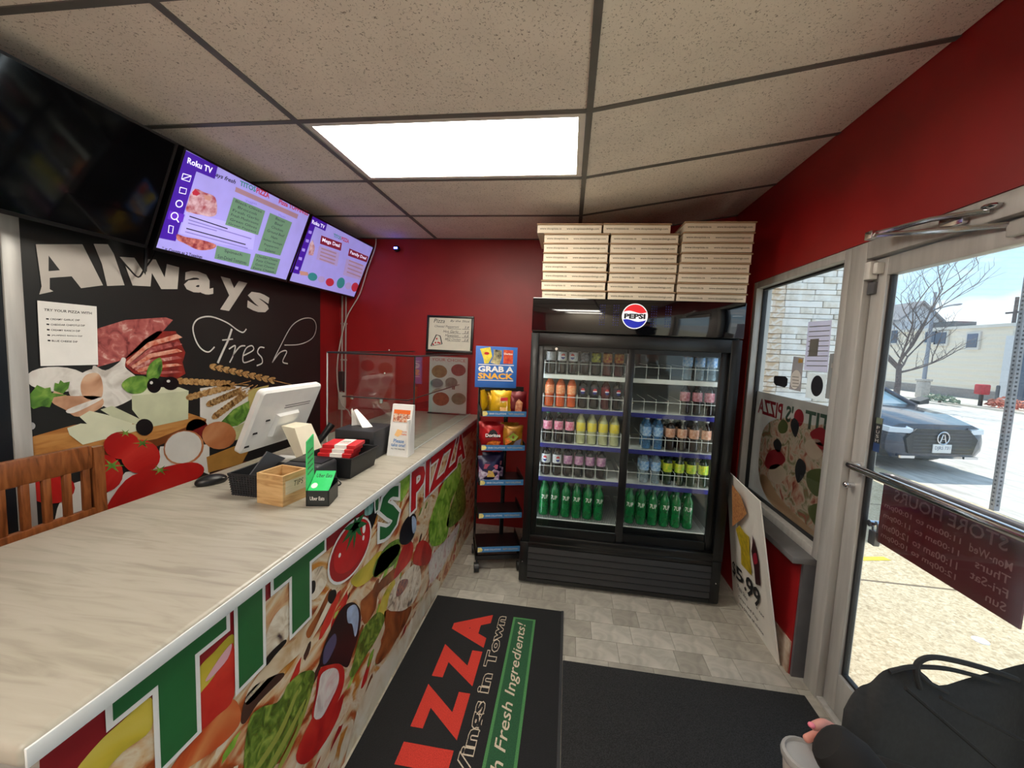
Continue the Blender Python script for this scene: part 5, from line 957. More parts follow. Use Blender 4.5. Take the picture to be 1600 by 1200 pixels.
for cx_, cy_, rx, ry, mt in ((1104, 922, 33, 28, tea_), (1165, 940, 24, 22, pnk), (1224, 960, 29, 28, scr_r), (1300, 965, 27, 38, tea_), (1352, 985, 22, 24, pnk), (1398, 994, 24, 32, scr_r)): pxell('shown_badge', cx_, cy_, rx, ry, 15, TP, 2, mt, t3, c3)

o = thing('power_cable', 'thin black cable hanging in a V below the gap between the screens', 'cable', (-2.0, 1.62, 1.9)); CB = Plane((-2.05, 0, 0), (1, 0, 0))
MB().tube([CB.hit(x, y) for x, y in smooth([(186, 402), (200, 418), (216, 433), (226, 420), (240, 400), (245, 380)], 4)], .004, 6).tube([CB.hit(x, y) for x, y in ((229, 372), (228, 400), (226, 424))], .008, 6).build('cord', black_p, o, True)
# ------------------------------------------------------------------ things on the counter
ZC = 1.0
bw = thing('wooden_box', 'open pale wooden box on the counter in front of the black basket', 'box', (-1.096, 1.29, ZC), math.radians(-7.9))
pine = BLEND('pine', [(176, 134, 84), (206, 168, 116), (216, 182, 132)], 7, stretch=(1, 1, 9), rough=.5, detail=5)
w, d, h, t_ = .117, .113, .113, .008
for a, b in (((0, 0, 0), (w, t_, h)), ((0, d-t_, 0), (w, d, h)), ((0, t_, 0), (t_, d-t_, h)), ((w-t_, t_, 0), (w, d-t_, h))): MB().box(a, b, .001, 1).build('side', pine, bw)
MB().box((t_, t_, .002), (w-t_, d-t_, .008)).build('floor', pine, bw)
text_on(MB(), 'TIPS', (w+.0006, .05, .062), (w+.0006, .095, .062), (w+.0006, .05, .082), shear=.2).build('handwriting', ink, bw)
MB().box((w, .012, .04), (w+.0004, .108, .09)).build('worn_patch', M('worn_pine', (222, 204, 172), .6, var=.08, stretch=(1, 1, 9)), bw)
uh = thing('card_holder', 'black card holder with bright green cards on the counter edge', 'card holder', (-.911, 1.303, ZC), math.radians(14))
MB().box((0, 0, 0), (.08, .004, .057)).box((0, 0, 0), (.004, .1, .057)).box((.076, 0, 0), (.08, .1, .057)).box((0, .096, 0), (.08, .1, .075)).box((0, 0, 0), (.08, .1, .004)).build('tray', M('holder_black', (30, 36, 36), .4), uh)
gcd = M('card_green', (20, 186, 92), .4, c2=(60, 205, 120), scale=12)
MB().hexa([(-.002, .004, .05), (.002, .004, .05), (.002, .075, .05), (-.002, .075, .05), (-.002, .006, .235), (.002, .006, .235), (.002, .07, .25), (-.002, .07, .25)]).build('side_card', gcd, uh)
lw0 = MB()
for k in range(5): lw0.hexa([(.0022, .012, .11+k*.02), (.0026, .012, .11+k*.02), (.0026, .06, .118+k*.02), (.0022, .06, .118+k*.02), (.0022, .012, .116+k*.02), (.0026, .012, .116+k*.02), (.0026, .06, .124+k*.02), (.0022, .06, .124+k*.02)])
lw0.build('printed_lines', pr_green, uh)
sc_ = MB().hexa([(.004, .006, .05), (.076, .006, .05), (.076, .09, .098), (.004, .09, .098), (.004, .006, .056), (.076, .006, .056), (.076, .09, .104), (.004, .09, .104)]).build('card_stack', gcd, uh)
def onc(y_): return .056 + (y_-.006)*.048/.084 + .0006
text_on(MB(), 'Uber Eats', (.014, .06, onc(.06)), (.07, .06, onc(.06)), (.014, .076, onc(.076)), bold=.01).build('lettering', ink, sc_)
MB().poly([(.02+.011*math.cos(k*.4488), .026+.011*math.sin(k*.4488), onc(.026+.011*math.sin(k*.4488))) for k in range(14)]).build('badge', pr_white, sc_)
text_on(MB(), 'Uber Eats', (.014, -.0006, .022), (.064, -.0006, .022), (.014, -.0006, .036), bold=.01).build('lettering', pr_white, uh)
br = thing('brochure_holder', 'white brochure stand with blue lettering beside the glass case', 'brochure stand', (-.938, 2.014, ZC))
def lean(x, v, o=0): return (x, v*.07-o, v*.268)
MB().hexa([(0, 0, 0), (.12, -.008, 0), (.12, .085, 0), (0, .09, 0), lean(0, 1), (.12, .062, .268), (.12, .085, .268), (0, .09, .268)]).build('stand', M('brochure_white', (224, 222, 220), .4, var=.03), br)
def bq(x0, x1, v0, v1, o=.0012): f = lambda x, v: (x, v*.07 - .0667*x*1.0*(1-v*.0) - o, v*.268); return f(x0, v0), f(x1, v0), f(x0, v1)
def bp(pts, o=.0012): return [(x, v*.07-.0667*x-o, v*.268) for x, v in pts]
MB().poly(bp([(.012, .82), (.108, .82), (.108, .9), (.012, .9)])).build('orange_band', M('orange_print', (222, 104, 40), .4), br); MB().poly(bp([(.012, .66), (.108, .66), (.108, .82), (.012, .82)])).build('photo', BLEND('photo_print', [(40, 50, 90), (190, 110, 70), (222, 200, 180), (60, 60, 70)], 60, rough=.4), br)
MB().poly(bp([(.03, .4), (.05, .37), (.07, .42), (.075, .5), (.045, .52)])).build('sun_print', M('peach_logo', (236, 190, 130), .4), br)
bl_ink = M('blue_ink', (36, 110, 176), .4)
for s, x0, x1, v0, v1, mt in (('Please', .03, .09, .26, .33, bl_ink), ('take one!', .018, .1, .185, .25, bl_ink), ('ALL YOU REQUIRE', .02, .1, .125, .155, ink), ('family', .07, .105, .46, .49, M('orange_print')), ('menu', .07, .1, .41, .44, M('orange_print'))): text_on(MB(), s, *bq(x0, x1, v0, v1), bold=.015).build('lettering', mt, br)
MB().box((.112, -.004, .0), (.121, .02, .2)).build('leaflet', paper, br)
tb = thing('tissue_dispenser', 'black tissue box with a white tissue pulled up', 'tissue box', (-1.06, 1.9, ZC))
tbm = M('soft_black', (38, 38, 42), .5, var=.1)
MB().box((-.11, 0, 0), (.107, .225, .15), .01, 2).build('box', tbm, tb); MB().box((-.11+.02, -.002, .05), (.085, .0, .11)).build('front_slot', black_p, tb)
rows_ = []; q = random.Random(4)
for j in range(7):
    v = j/6; rows_.append([(-.06+.12*(1-v*.6)*(i/6-.1)-v*.03, .1+.03*math.sin(i*1.1+v)*(1-v*.5)+v*.02, .145+.085*v+.01*math.sin(i*1.7)*v) for i in range(7)])
MB().grid(rows_).build('tissue', paper, tb)
def basket(name, label, x0, x1, y0, y1, h, weave):
    o = thing(name, label, 'basket', ((x0+x1)/2, (y0+y1)/2, ZC)); W2, D2 = (x1-x0)/2, (y1-y0)/2; t = .004; bm_ = M('basket_black', (26, 27, 30), .5, var=.15)
    f = .88
    for pts in (((-W2, -D2), (W2, -D2)), ((W2, -D2), (W2, D2)), ((W2, D2), (-W2, D2)), ((-W2, D2), (-W2, -D2))):
        (ax, ay), (bx_, by_) = pts; MB().hexa([(ax*f, ay*f, 0), (bx_*f, by_*f, 0), (bx_*f*.95, by_*f*.95, 0), (ax*f*.95, ay*f*.95, 0), (ax, ay, h), (bx_, by_, h), (bx_*.95, by_*.95, h), (ax*.95, ay*.95, h)]).build('side', bm_, o)
    MB().box((-W2*f, -D2*f, 0), (W2*f, D2*f, .004)).build('floor', bm_, o)
    m = MB(); m.tube([(-W2, -D2, h), (W2, -D2, h), (W2, D2, h), (-W2, D2, h), (-W2, -D2, h)], .004, 6); m.build('rim', bm_, o)
    if weave:
        m = MB()
        for k in range(9):
            g = f + (1-f)*(k+.5)/9; zz = h*(k+.5)/9; m.tube([(-W2*g, -D2*g-.001, zz), (W2*g+.001, -D2*g-.001, zz), (W2*g+.001, D2*g, zz)], .0028, 5)
        for k in range(10): x = -W2+2*W2*(k+.5)/10; m.tube([(x*f, -D2*f-.002, 0), (x, -D2-.002, h)], .0022, 4)
        m.build('weave', M('weave_black', (36, 36, 40), .55), o)['kind'] = 'stuff'
    return o
basket('woven_basket', 'small black woven basket behind the wooden box', -1.245, -1.125, 1.325, 1.5, .084, True)
fl = thing('grey_folder', 'dark grey plastic folder standing in the woven basket', 'folder', (-1.19, 1.45, ZC+.02)); MB().hexa([(-.05, -.07, 0), (-.045, -.07, 0), (-.045, .06, 0), (-.05, .06, 0), (.02, -.02, .13), (.025, -.02, .13), (.035, .07, .08), (.03, .07, .08)]).build('cover', M('folder_grey', (112, 114, 120), .4, var=.08), fl)
basket('black_basket', 'black basket holding red cartons in front of the tissue box', -1.13, -.905, 1.6, 1.85, .092, False)
rc = M('carton_red', (206, 40, 46), .45, var=.06)
for k in range(4):
    o = thing('red_carton', 'small red and white carton lying in the black basket, %s of four' % ('lowest', 'second', 'third', 'topmost')[k], 'carton', (-1.03+k*.004, 1.7+k*.012, ZC+.062+k*.017), math.radians(8), 'red cartons in the black basket'); MB().box((-.075, -.06, 0), (.075, .06, .016), .001, 1).build('carton', rc, o); MB().box((-.02, -.0606, .0005), (.035, .0606, .0166)).build('white_band', pr_white, o)
    if k == 3: text_on(MB(), 'TITOS', (-.014, -.03, .0172), (.03, -.03, .0172), (-.014, -.01, .0172), bold=.02).build('lettering', pr_red, o); text_on(MB(), 'PIZZA', (-.014, 0, .0172), (.03, 0, .0172), (-.014, .02, .0172), bold=.02).build('lettering', pr_green, o)
prn = thing('receipt_printer', 'black receipt printer between the card holder and the basket', 'printer', (-1.03, 1.5, ZC)); MB().box((-.085, -.07, 0), (.08, .075, .105), .018, 3).build('body', tbm, prn); MB().box((-.07, -.03, .105), (.07, .06, .108), .001).build('lid', black_p, prn); MB().box((.0805, -.05, .03), (.082, .06, .05)).build('slot', black_p, prn)
MB().tube(smooth([(.08, .05, .02), (.1, .055, .006), (.115, .03, .004), (.1, .0, .004), (.085, -.02, .004)]), .003, 6).build('cable', black_p, prn)
hsx = thing('phone_handset', 'black handset standing at an angle behind the red cartons', 'handset', (-1.3, 1.95, ZC)); MB().tube([(-.03, -.02, .01), (.02, .03, .09), (.05, .06, .15)], [.02, .017, .02], 10).build('grip', black_p, hsx); MB().box((-.06, -.06, 0), (.02, .03, .02), .005).build('base', black_p, hsx)
ms = thing('computer_mouse', 'black computer mouse on the counter beside the woven basket', 'mouse', (-1.41, 1.42, ZC+.0005), math.radians(62)); MB().ball((0, 0, .012), .03, 3, (1.9, 1.05, .85)).build('shell', black_p, ms); MB().tube(smooth([(-.05, -.012, .014), (-.01, -.02, .026), (.04, -.022, .02)]), .0014, 5).build('seam', M('seam_grey', (150, 140, 135), .4), ms)
bmesh_fix = ms.children[0].data
for v in bmesh_fix.vertices: v.co.z = max(0.0, v.co.z)
# monitor seen from behind
mo = thing('pos_monitor', 'white point-of-sale monitor on the counter seen from behind', 'monitor', (-1.25, 1.71, ZC))
b0, b1 = Vector((-1.36, 0, 1.097)), Vector((-1.24, 0, 1.375)); mu_ = (b1-b0).normalized(); mn = Vector((mu_.z, 0, -mu_.x))
def MPt(y_, v, d_): return b0 + (b1-b0)*v + Vector((0, y_, 0)) + mn*d_ - Vector(mo.location)
def rrect(y0, y1, r, d_, n=5, ins=0):
    L = (b1-b0).length; pts = []
    for cy, cv, a0 in ((y1-r, L-r, 0), (y0+r, L-r, 90), (y0+r, r, 180), (y1-r, r, 270)):
        for k in range(n+1): a = math.radians(a0+90*k/n); pts.append(MPt(cy+(r-ins)*math.cos(a), (cv+(r-ins)*math.sin(a))/L, d_))
    return pts
def loft(loops):
    m = MB(); R_ = [[m.bm.verts.new(p) for p in l] for l in loops]; n = len(R_[0])
    for i in range(len(R_)-1):
        for k in range(n): m.bm.faces.new((R_[i][k], R_[i][(k+1) % n], R_[i+1][(k+1) % n], R_[i+1][k]))
    m.bm.faces.new(R_[0][::-1]); m.bm.faces.new(R_[-1]); bmesh.ops.recalc_face_normals(m.bm, faces=m.bm.faces[:]); return m
mw = M('monitor_white', (226, 226, 224), .35, var=.03)
loft([rrect(1.505, 1.915, .022, -.03), rrect(1.505, 1.915, .022, -.008), rrect(1.505, 1.915, .022, 0, ins=.01)]).build('housing', mw, mo); loft([rrect(1.515, 1.905, .012, -.032), rrect(1.515, 1.905, .012, -.03)]).build('screen', off_scr, mo)
MB().hexa([MPt(1.64, .2, 0), MPt(1.79, .2, 0), MPt(1.78, .22, .016), MPt(1.65, .22, .016), MPt(1.64, .58, 0), MPt(1.79, .58, 0), MPt(1.78, .56, .016), MPt(1.65, .56, .016)]).build('mount_plate', mw, mo)
for k in range(2): MB().hexa([MPt(1.68, .66+k*.04, .0), MPt(1.86, .66+k*.04, .0), MPt(1.86, .668+k*.04, .0), MPt(1.68, .668+k*.04, .0), MPt(1.68, .66+k*.04, .001), MPt(1.86, .66+k*.04, .001), MPt(1.86, .668+k*.04, .001), MPt(1.68, .668+k*.04, .001)]).build('vent_slot', ink, mo)
Ls = Vector(mo.location)
MB().hexa([Vector(p)-Ls for p in ((-1.4, 1.62, 1.0), (-1.14, 1.62, 1.0), (-1.14, 1.82, 1.0), (-1.4, 1.82, 1.0), (-1.4, 1.63, 1.02), (-1.14, 1.63, 1.02), (-1.14, 1.81, 1.02), (-1.4, 1.81, 1.02))]).build('stand_foot', mw, mo)
MB().hexa([Vector(p)-Ls for p in ((-1.18, 1.65, 1.02), (-1.145, 1.65, 1.02), (-1.145, 1.8, 1.02), (-1.18, 1.8, 1.02), (-1.29, 1.67, 1.2), (-1.215, 1.66, 1.195), (-1.215, 1.78, 1.195), (-1.29, 1.77, 1.2))]).build('stand_neck', M('stand_cream', (222, 214, 192), .4, var=.03), mo)
for (y_, v) in ((1.53, .12), (1.6, .5), (1.55, .32)): MB().box(MPt(y_, v, .0) - Vector((.003, .012, .004)), MPt(y_, v, .0) + Vector((.002, .012, .004))).build('port', ink, mo)
# ------------------------------------------------------------------ glass display case
gc = thing('display_case', 'glass display case with dark edges on the end of the counter', 'display case', (-1.1, 2.8, ZC))
gx0, gx1, gy0, gy1, gz = -1.36, -.84, 2.137, 3.46, 1.532
cg_ = GLASS('case_glass', (251, 254, 253), 1.0)
for nme, a, b in (('pane', (gx0, gy0, 1.002), (gx1, gy0+.005, gz-.006)), ('pane', (gx1-.005, gy0+.005, 1.002), (gx1, gy1, gz-.006)), ('pane', (gx0, gy0+.005, 1.002), (gx0+.005, gy1, gz-.006)), ('top_pane', (gx0, gy0, gz-.006), (gx1, gy1, gz)), ('glass_shelf', (gx0+.01, gy0+.14, 1.262), (gx1-.09, gy1-.02, 1.268))): MB().box(a, b).build(nme, cg_, gc, True)
edg = M('dark_edge', (30, 30, 32), .4)
m = MB()
for a, b in (((gx0, gy0, gz), (gx1, gy0, gz)), ((gx1, gy0, gz), (gx1, gy1, gz)), ((gx0, gy0, gz), (gx0, gy1, gz)), ((gx1, gy0, 1.0), (gx1, gy0, gz))): m.tube([a, b], .0045, 6)
m.tube([(gx0+.01, gy0+.14, 1.265), (gx1-.09, gy0+.14, 1.265), (gx1-.09, gy1-.02, 1.265)], .004, 6).build('edging', edg, gc, True)
MB().tube([(gx0, gy0, 1.0), (gx0, gy0, gz)], .004, 6).tube([(gx0, gy0, 1.004), (gx1, gy0, 1.004), (gx1, gy1, 1.004)], .0035, 6).build('seal', M('pale_seal', (190, 196, 192), .4), gc, True)
for x, y_ in ((gx0+.012, gy0+.25), (gx0+.25, gy0+.16), (gx1-.1, gy1-.2)): MB().cyl((x, y_, 1.235), (x, y_, 1.262), .012).build('shelf_stud', chrome, gc, True)
mpst = thing('menu_card', 'pale card with round pictures standing inside the glass case', 'poster', (-1.03, 3.4, 1.01)); MB().box((-.17, -.003, 0), (.17, .003, .49)).build('card', M('pale_card', (176, 182, 180), .5, var=.05), mpst)
for i, (x, z, r, c) in enumerate(((-.08, .36, .07, (120, 104, 70)), (.09, .38, .065, (110, 60, 56)), (-.1, .25, .06, (90, 110, 116)), (.03, .27, .055, (96, 108, 100)), (-.06, .12, .075, (140, 80, 54)), (.1, .13, .065, (96, 112, 90)))): MB().poly([(x+r*math.cos(k*.314), -.0036, z+r*.8*math.sin(k*.314)) for k in range(20)]).build('printed_picture', M('menu_pic_%d' % i, c, .5, var=.2, scale=30), mpst)
text_on(MB(), 'YOUR CHOICE', (-.15, -.0036, .45), (.15, -.0036, .45), (-.15, -.0036, .475)).build('lettering', M('menu_red', (150, 50, 50), .5), mpst); MB().box((-.17, -.03, -.006), (.17, .03, .002)).build('foot', black_p, mpst)
wbd = thing('slice_board', 'black-framed whiteboard of pizza slice prices standing on the glass case', 'whiteboard', (-1.045, 3.445, gz+.006)); wbd.rotation_euler = (math.radians(-4), 0, 0)
MB().box((-.19, 0, .02), (.19, .008, .3)).build('board', M('board_cream', (226, 220, 204), .4, var=.03), wbd); MB().box((-.21, -.006, 0), (.21, .012, .02), .002).box((-.21, -.006, .3), (.21, .012, .32), .002).box((-.21, -.006, .02), (-.19, .012, .3), .002).box((.19, -.006, .02), (.21, .012, .3), .002).build('frame', black_m, wbd)
for s, x0, x1, z0, z1 in (('Pizza', -.15, -.05, .255, .29), ('By the Slice', .0, .17, .262, .285), ('Cheese/ Pepperoni', -.14, .08, .21, .235), ('3.8', .13, .17, .213, .233), ('Hot Garlic', -.06, .08, .172, .195), ('3.8', .13, .17, .172, .192), ('Hawaiian', -.04, .08, .138, .16), ('4.8', .13, .17, .138, .157), ('BBQ Chicken', -.04, .1, .103, .125), ('3.8', .13, .17, .103, .122)): text_on(MB(), s, (x0, -.0006, z0), (x1, -.0006, z0), (x0, -.0006, z1), shear=.25).build('handwriting', ink, wbd)
rl = MB()
for z in (.205, .166, .132, .098): rl.box((-.02, -.0008, z), (.1, -.0004, z+.003)).box((.11, -.0008, z), (.175, -.0004, z+.003))
rl.build('ruled_line', ink, wbd)
m = MB(); ribbon(m, [(-.165, -.0008, .05), (-.12, -.0008, .15), (-.085, -.0008, .14), (-.065, -.0008, .07)], .009, (0, -1, 0)); ribbon(m, [(-.165, -.0008, .05), (-.065, -.0008, .07)], .004, (0, -1, 0)); m.build('drawn_slice', ink, wbd)
m = MB()
for x, z in ((-.115, .115), (-.125, .08), (-.1, .082), (-.145, .065), (-.085, .078)): m.poly([(x+.008*math.cos(k*.785), -.001, z+.008*math.sin(k*.785)) for k in range(8)])
m.build('drawn_pepperoni', pr_red, wbd)
# ------------------------------------------------------------------ wiring in the corner, camera
cdm = M('white_conduit', (176, 160, 156), .5, var=.06)
o = thing('wall_conduit', 'white conduits with an outlet box running down the red wall corner', 'conduit', (-2.06, 3.47, .3)); MB().tube([(-2.065, 3.475, .35), (-2.065, 3.475, 2.05)], .008, 8).build('pipe', cdm, o, True); MB().tube([(-2.03, 3.476, 1.0), (-2.03, 3.476, 2.05)], .007, 8).build('pipe', cdm, o, True); MB().box((-2.09, 3.455, .965), (-2.03, 3.485, 1.125), .003).build('outlet_box', M('outlet_white', (196, 188, 180), .5), o, True)
for z in (1.75, 1.42): MB().box((-2.075, 3.465, z), (-2.02, 3.485, z+.012)).build('clip', cdm, o, True)
MB().box((-2.085, 3.45, 1.14), (-2.04, 3.48, 1.32), .003).build('adapter', black_p, o, True)
o = thing('white_cable', 'loose white cable hanging from the ceiling past the corner screen', 'cable', (-1.75, 3.45, 2.5)); MB().tube(smooth([(-1.74, 3.46, 2.51), (-1.75, 3.46, 2.42), (-1.82, 3.47, 2.25), (-1.9, 3.475, 2.02), (-2.02, 3.465, 1.8), (-2.09, 3.45, 1.45), (-2.085, 3.44, 1.2), (-2.03, 3.42, 1.02), (-1.9, 3.3, .99), (-1.7, 3.0, 1.0), (-1.5, 2.8, 1.01)]), .0055, 8).build('cord', M('cable_white', (196, 186, 178), .5), o, True)
o = thing('security_camera', 'small dark camera with a blue glow under the ceiling', 'camera', (-1.54, 3.45, 2.42)); MB().ball((0, 0, 0), .028, 2).build('housing', black_p, o); MB().box((-.008, 0, 0), (.008, .034, .02)).build('bracket', black_p, o); MB().box((-.016, -.03, -.006), (.014, -.026, .008)).build('indicator', M('blue_led', (70, 80, 255), .4, emit=14), o)
for (px_, py_) in ((608, 547), (601, 583)): tag(MB().ball(Plane((0, 3.485, 0), (0, -1, 0)).hit(px_, py_, .002), .008, 1, (1, .3, 1)).build('wall_plug', pr_white), 'small white plug in the red wall above the glass case', 'wall plug', 'wall plugs')
# ------------------------------------------------------------------ mats
def pile(name, c, c2): return M(name, c, .95, c2=c2, scale=260, bump=.5, detail=2)
mt1 = thing('logo_mat', 'black door mat with red lettering and a green strip along the counter', 'mat', (-.35, 1.5, 0))
MB().box((-.75, .45, .001), (.05, 2.377, .011), .003).build('pile', pile('mat_black', (13, 12, 14), (22, 20, 22)), mt1, True); MB().box((.037, .45, .011), (.05, 2.377, .0125)).build('rubber_edge', M('mat_rubber', (40, 40, 42), .7), mt1, True)
ZMAT = .0118
def mtext(s, y0, y1, xb, xt, mat, bold=.0, lay=0, ref=None, shear=0): return text_on(MB(), s, (xb, y0, ZMAT+lay*.0004), (xb, y1, ZMAT+lay*.0004), (xt, y0, ZMAT+lay*.0004), bold=bold, ref=ref, shear=shear).build('lettering', mat, mt1, True)
mred = pile('mat_red', (196, 52, 36), (166, 40, 30)); mgrn = pile('mat_green', (34, 84, 50), (26, 66, 40)); mgl = pile('mat_lime', (74, 130, 76), (60, 112, 62)); mwh = pile('mat_cream', (206, 190, 170), (176, 160, 140)); mbk = MATS['mat_black']
for ch, y0, y1 in (('A', 1.985, 2.255), ('Z', 1.735, 1.972), ('Z', 1.468, 1.71), ('I', 1.335, 1.425), ('P', 1.08, 1.29)): mtext(ch, y0, y1, -.366, -.572, mred, .06)

def mwords(s, y0, y1, xb, xt, layers, shear=0):
    B = bbox(s, layers[0][1], shear); sc = (y1-y0)/(B[1]-B[0]); pre = ''
    for wd_ in s.split():
        pre += (' ' if pre else '') + wd_; bw_ = bbox(wd_, layers[0][1], shear); en = bbox(pre, layers[0][1], shear)[1]; st = en-(bw_[1]-bw_[0])
        za = (bw_[2]-B[2])/(B[3]-B[2]); zb_ = (bw_[3]-B[2])/(B[3]-B[2])
        for lay, (mat, bd_) in enumerate(layers): mtext(wd_, y0+(st-B[0])*sc, y0+(en-B[0])*sc, xb+(xt-xb)*za, xb+(xt-xb)*zb_, mat, bd_, lay+(2 if shear else 0), bw_, shear)
mwords('Wings in Town', 1.23, 2.256, -.268, -.342, [(mwh, .062), (mbk, .025)])
MB().box((-.243, .6, ZMAT-.0005), (-.112, 2.262, ZMAT)).build('strip_border', mgl, mt1, True); MB().box((-.23, .61, ZMAT), (-.125, 2.25, ZMAT+.0004)).build('strip', mgrn, mt1, True); mwords('Prepared With Fresh Ingredients!', .78, 2.22, -.15, -.213, [(mwh, .005)], .25)
tag(MB().box((.053, .6, .001), (1.2, 1.985, .009), .003).build('plain_mat', pile('mat_charcoal', (42, 42, 44), (10, 10, 11))), 'plain charcoal door mat in front of the glass door', 'mat')
# ------------------------------------------------------------------ chair behind the counter
ch = thing('wooden_stool', 'brown wooden slat-back bar chair behind the counter', 'chair', (-1.85, 1.16, 0)); wd = BLEND('stained_wood', [(96, 52, 26), (132, 76, 40), (150, 92, 52)], 8, stretch=(6, 6, 1), rough=.3)
for y_ in (-.215, .175): MB().hexa([(-.02, y_, 0), (.02, y_, 0), (.02, y_+.036, 0), (-.02, y_+.036, 0), (-.03, y_, 1.135), (.0, y_, 1.135), (.0, y_+.036, 1.135), (-.03, y_+.036, 1.135)]).build('back_post', wd, ch)
for y_ in (-.21, .18): MB().box((.28, y_, 0), (.315, y_+.035, .66), .003).build('leg', wd, ch)
MB().box((-.03, -.24, .66), (.33, .235, .695), .012).build('seat', wd, ch); MB().box((-.032, -.18, 1.05), (-.004, .176, 1.145), .008).build('top_rail', wd, ch); MB().box((-.024, -.18, .845), (.0, .176, .89), .004).build('lower_rail', wd, ch)
for k in range(6): y_ = -.165+k*.061; MB().box((-.022, y_, .885), (-.006, y_+.024, 1.055), .002).build('slat', wd, ch)
for y_ in (-.2, .185): MB().box((0, y_, .3), (.29, y_+.022, .33)).build('stretcher', wd, ch)
# ------------------------------------------------------------------ person beside the camera: arm with cup and a black bag reach into view
blackcloth = M('black_cloth', (13, 13, 15), .85, var=.25, scale=60, bump=.2); skin = M('skin', (206, 140, 126), .5, var=.06, scale=30)
H = at(1300, 1168, .86); PB = Vector((.98, .3, 0))
pe = thing('person', 'person in black holding a lidded cup beside the door', 'person', PB)
def skinned(name, verts, edges, mat, root=0, sub=2):
    me = bpy.data.meshes.new(name); me.from_pydata([Vector(v[0])-PB for v in verts], edges, []); o = link(name, me, pe)
    sm = o.modifiers.new('skin', 'SKIN'); sm.use_smooth_shade = True
    for i, v in enumerate(verts): r = v[1]; me.skin_vertices[0].data[i].radius = r if isinstance(r, tuple) else (r, r)
    me.skin_vertices[0].data[root].use_root = True
    ss = o.modifiers.new('subdivision', 'SUBSURF'); ss.levels = sub; ss.render_levels = sub; me.materials.append(mat); return o
cuff = at(1330, 1200, .85); elbow = Vector((.83, .5, .98)); sh = Vector((.8, .3, 1.36))
bv = [((.98, .3, .95), (.16, .12)), ((.98, .3, 1.15), (.15, .11)), ((.98, .3, 1.34), (.17, .11)), ((.98, .3, 1.46), .055), ((.98, .33, 1.53), .06), (sh, .07), (elbow, .052), (cuff, .042), ((1.13, .3, 1.36), .06), ((1.16, .25, 1.08), .048), ((1.13, .38, .86), .036), ((.9, .3, .9), .1), ((.89, .32, .5), .07), ((.89, .28, .1), .05), ((.89, .38, .04), .04), ((1.07, .3, .9), .1), ((1.08, .3, .5), .07), ((1.08, .26, .1), .05), ((1.08, .36, .04), .04)]
skinned('body', bv, [(0, 1), (1, 2), (2, 3), (3, 4), (2, 5), (5, 6), (6, 7), (2, 8), (8, 9), (9, 10), (0, 11), (11, 12), (12, 13), (13, 14), (0, 15), (15, 16), (16, 17), (17, 18)], blackcloth)
hd = MB().ball(Vector((.98, .35, 1.62))-PB, .105, 3, (.78, .92, 1.12)).ball(Vector((.98, .452, 1.6))-PB, .016, 2, (.8, 1, 1.3))
for s in (-1, 1): hd.ball(Vector((.98+s*.084, .345, 1.61))-PB, .025, 2, (.4, .7, 1.1))
hd.build('head', skin, pe); MB().ball(Vector((.98, .335, 1.66))-PB, .112, 3, (.84, .92, .95)).build('hair', M('dark_hair', (30, 24, 22), .6, var=.2), pe)
for s in (-1, 1): MB().ball(Vector((.98+s*.033, .435, 1.63))-PB, .011, 2).build('eye', pr_white, pe)
MB().ball(Vector((.98, .436, 1.555))-PB, .02, 2, (1, .3, .3)).build('mouth', M('lips', (160, 84, 80), .5), pe)
MB().tube([at(1460, 1380, .7)-PB, at(1400, 1290, .74)-PB, at(1322, 1186, .78)-PB, at(1302, 1168, .785)-PB, at(1292, 1158, .79)-PB, at(1288, 1154, .792)-PB], [.055, .055, .05, .045, .037, .02], 18).build('sleeve_cuff', blackcloth, pe)
palm = at(1318, 1160, .86)
hv = [(cuff, .026), (palm, (.034, .02)), (at(1300, 1138, .865), .0115), (at(1286, 1130, .86), .0105), (at(1268, 1136, .845), .009), (at(1308, 1150, .885), .0115), (at(1280, 1146, .905), .01), (at(1256, 1156, .9), .0088), (at(1310, 1168, .9), .011), (at(1280, 1170, .915), .01), (at(1256, 1178, .905), .0085), (at(1312, 1186, .9), .0105), (at(1284, 1194, .91), .009), (at(1264, 1200, .9), .008), (at(1322, 1148, .865), .013), (at(1308, 1140, .885), .011), (at(1292, 1140, .9), .0095)]
skinned('hand', hv, [(0, 1), (1, 2), (2, 3), (3, 4), (1, 5), (5, 6), (6, 7), (1, 8), (8, 9), (9, 10), (1, 11), (11, 12), (12, 13), (1, 14), (14, 15), (15, 16)], skin)
MB().ball(at(1268, 1133, .84)-PB, .007, 2, (1, 1, .7)).build('nail', M('pink_nail', (206, 110, 130), .25), pe)
cu = thing('drink_cup', 'clear takeaway cup with a grey lid held in a hand', 'cup', at(1256, 1205, .88)-Vector((0, 0, .035)))
MB().lathe([(.03, -.06), (.041, .06)], 24).build('cup', M('cup_white', (190, 186, 182), .35, var=.1), cu); MB().lathe([(.044, .058), (.046, .066), (.044, .074), (.038, .076), (.036, .07), (.01, .07)], 24).build('lid', M('lid_grey', (150, 150, 150), .3, var=.08), cu)
bg_ = thing('tote_bag', 'black fabric bag with two loop straps in front of the door', 'bag', at(1450, 1300, .95)); TG = .95
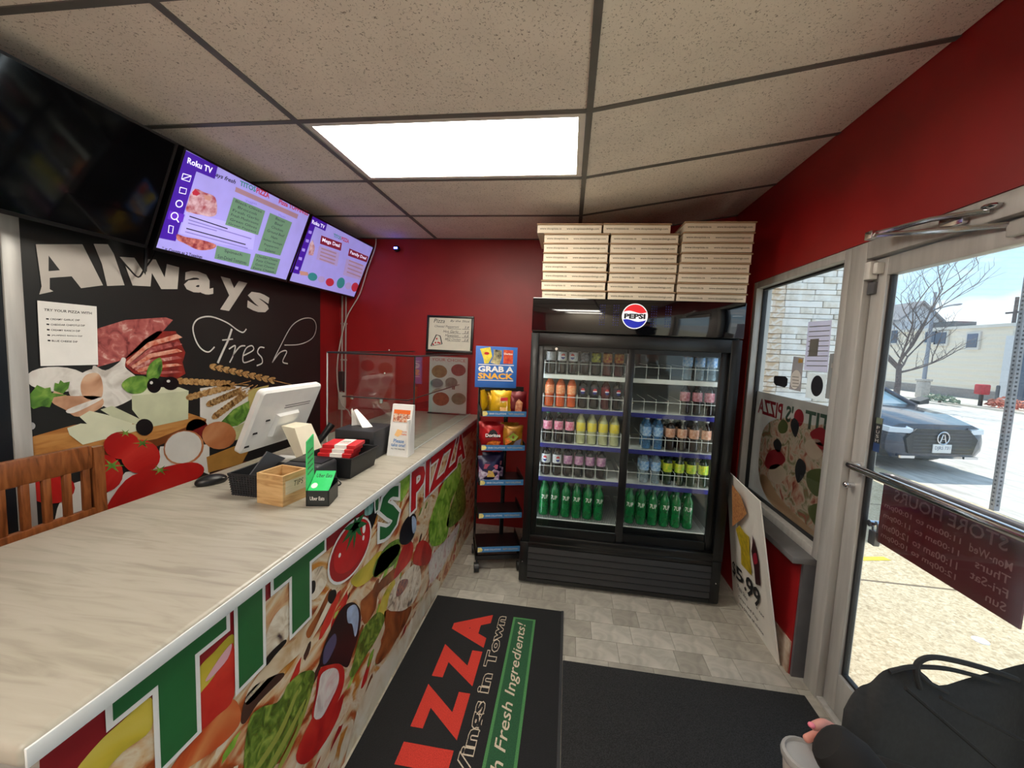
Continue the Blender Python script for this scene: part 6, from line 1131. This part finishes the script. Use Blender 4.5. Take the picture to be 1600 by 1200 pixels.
top = [(1318, 1108), (1330, 1086), (1344, 1072), (1360, 1066), (1380, 1048), (1410, 1041), (1440, 1050), (1467, 1071), (1510, 1060), (1557, 1048), (1600, 1037), (1650, 1030)]
vd = Vector((CF.x*.7+CR.x*.7, CF.y*.7+CR.y*.7, 0)).normalized(); fr_, bk_ = [], []
colsx = smooth(top, 3); nR = 12
for j in range(nR+1):
    v = j/nR; a, b = [], []
    for i, (x, y_) in enumerate(colsx):
        u = i/(len(colsx)-1); p = at(x, y_, TG); zb = .3; p2 = Vector((p.x + (.0 if v < .5 else .0), p.y, p.z + (zb-p.z)*v)); th = .1*(max(0, math.sin(math.pi*min(1, u*1.02)))**.45)*(min(1, v*2.2+.0)**.5)*(1 if v < .9 else math.sqrt(max(0, (1-v)*10)))
        th += .008*math.sin(u*17+v*6)*min(1, v*3)*(1 if v < .9 else 0)
        a.append(p2 - vd*th); b.append(p2 + vd*th*.8)
    fr_.append(a); bk_.append(b)
mbg = MB().grid(fr_).grid([r[::-1] for r in bk_]); bmesh.ops.remove_doubles(mbg.bm, verts=mbg.bm.verts[:], dist=.0005); cloth2 = M('charcoal_cloth', (32, 34, 36), .8, var=.2, scale=90, bump=.15)
mbg.build('body', cloth2, bg_, True)
for loop, w in (([(1437, 1075), (1431, 1050), (1436, 1034), (1458, 1027), (1500, 1034), (1557, 1050), (1590, 1062)], .011), ([(1390, 1050), (1415, 1043), (1440, 1042), (1480, 1045), (1525, 1056), (1560, 1066)], .009), ([(1433, 1042), (1438, 1055), (1455, 1070), (1480, 1082)], .009)):
    P = [at(x, y_, TG-.03) for x, y_ in smooth(loop, 5)]; m = MB(); m.tube(P, w*.55, 8); m.build('strap', cloth2, bg_, True)
for a, b in (((1415, 1075), (1560, 1200)), ((1470, 1090), (1640, 1180))): m = MB(); m.tube([at(a[0]+(b[0]-a[0])*k/6, a[1]+(b[1]-a[1])*k/6, TG-.115+.004*k) for k in range(7)], .004, 6); m.build('seam', blackcloth, bg_, True)
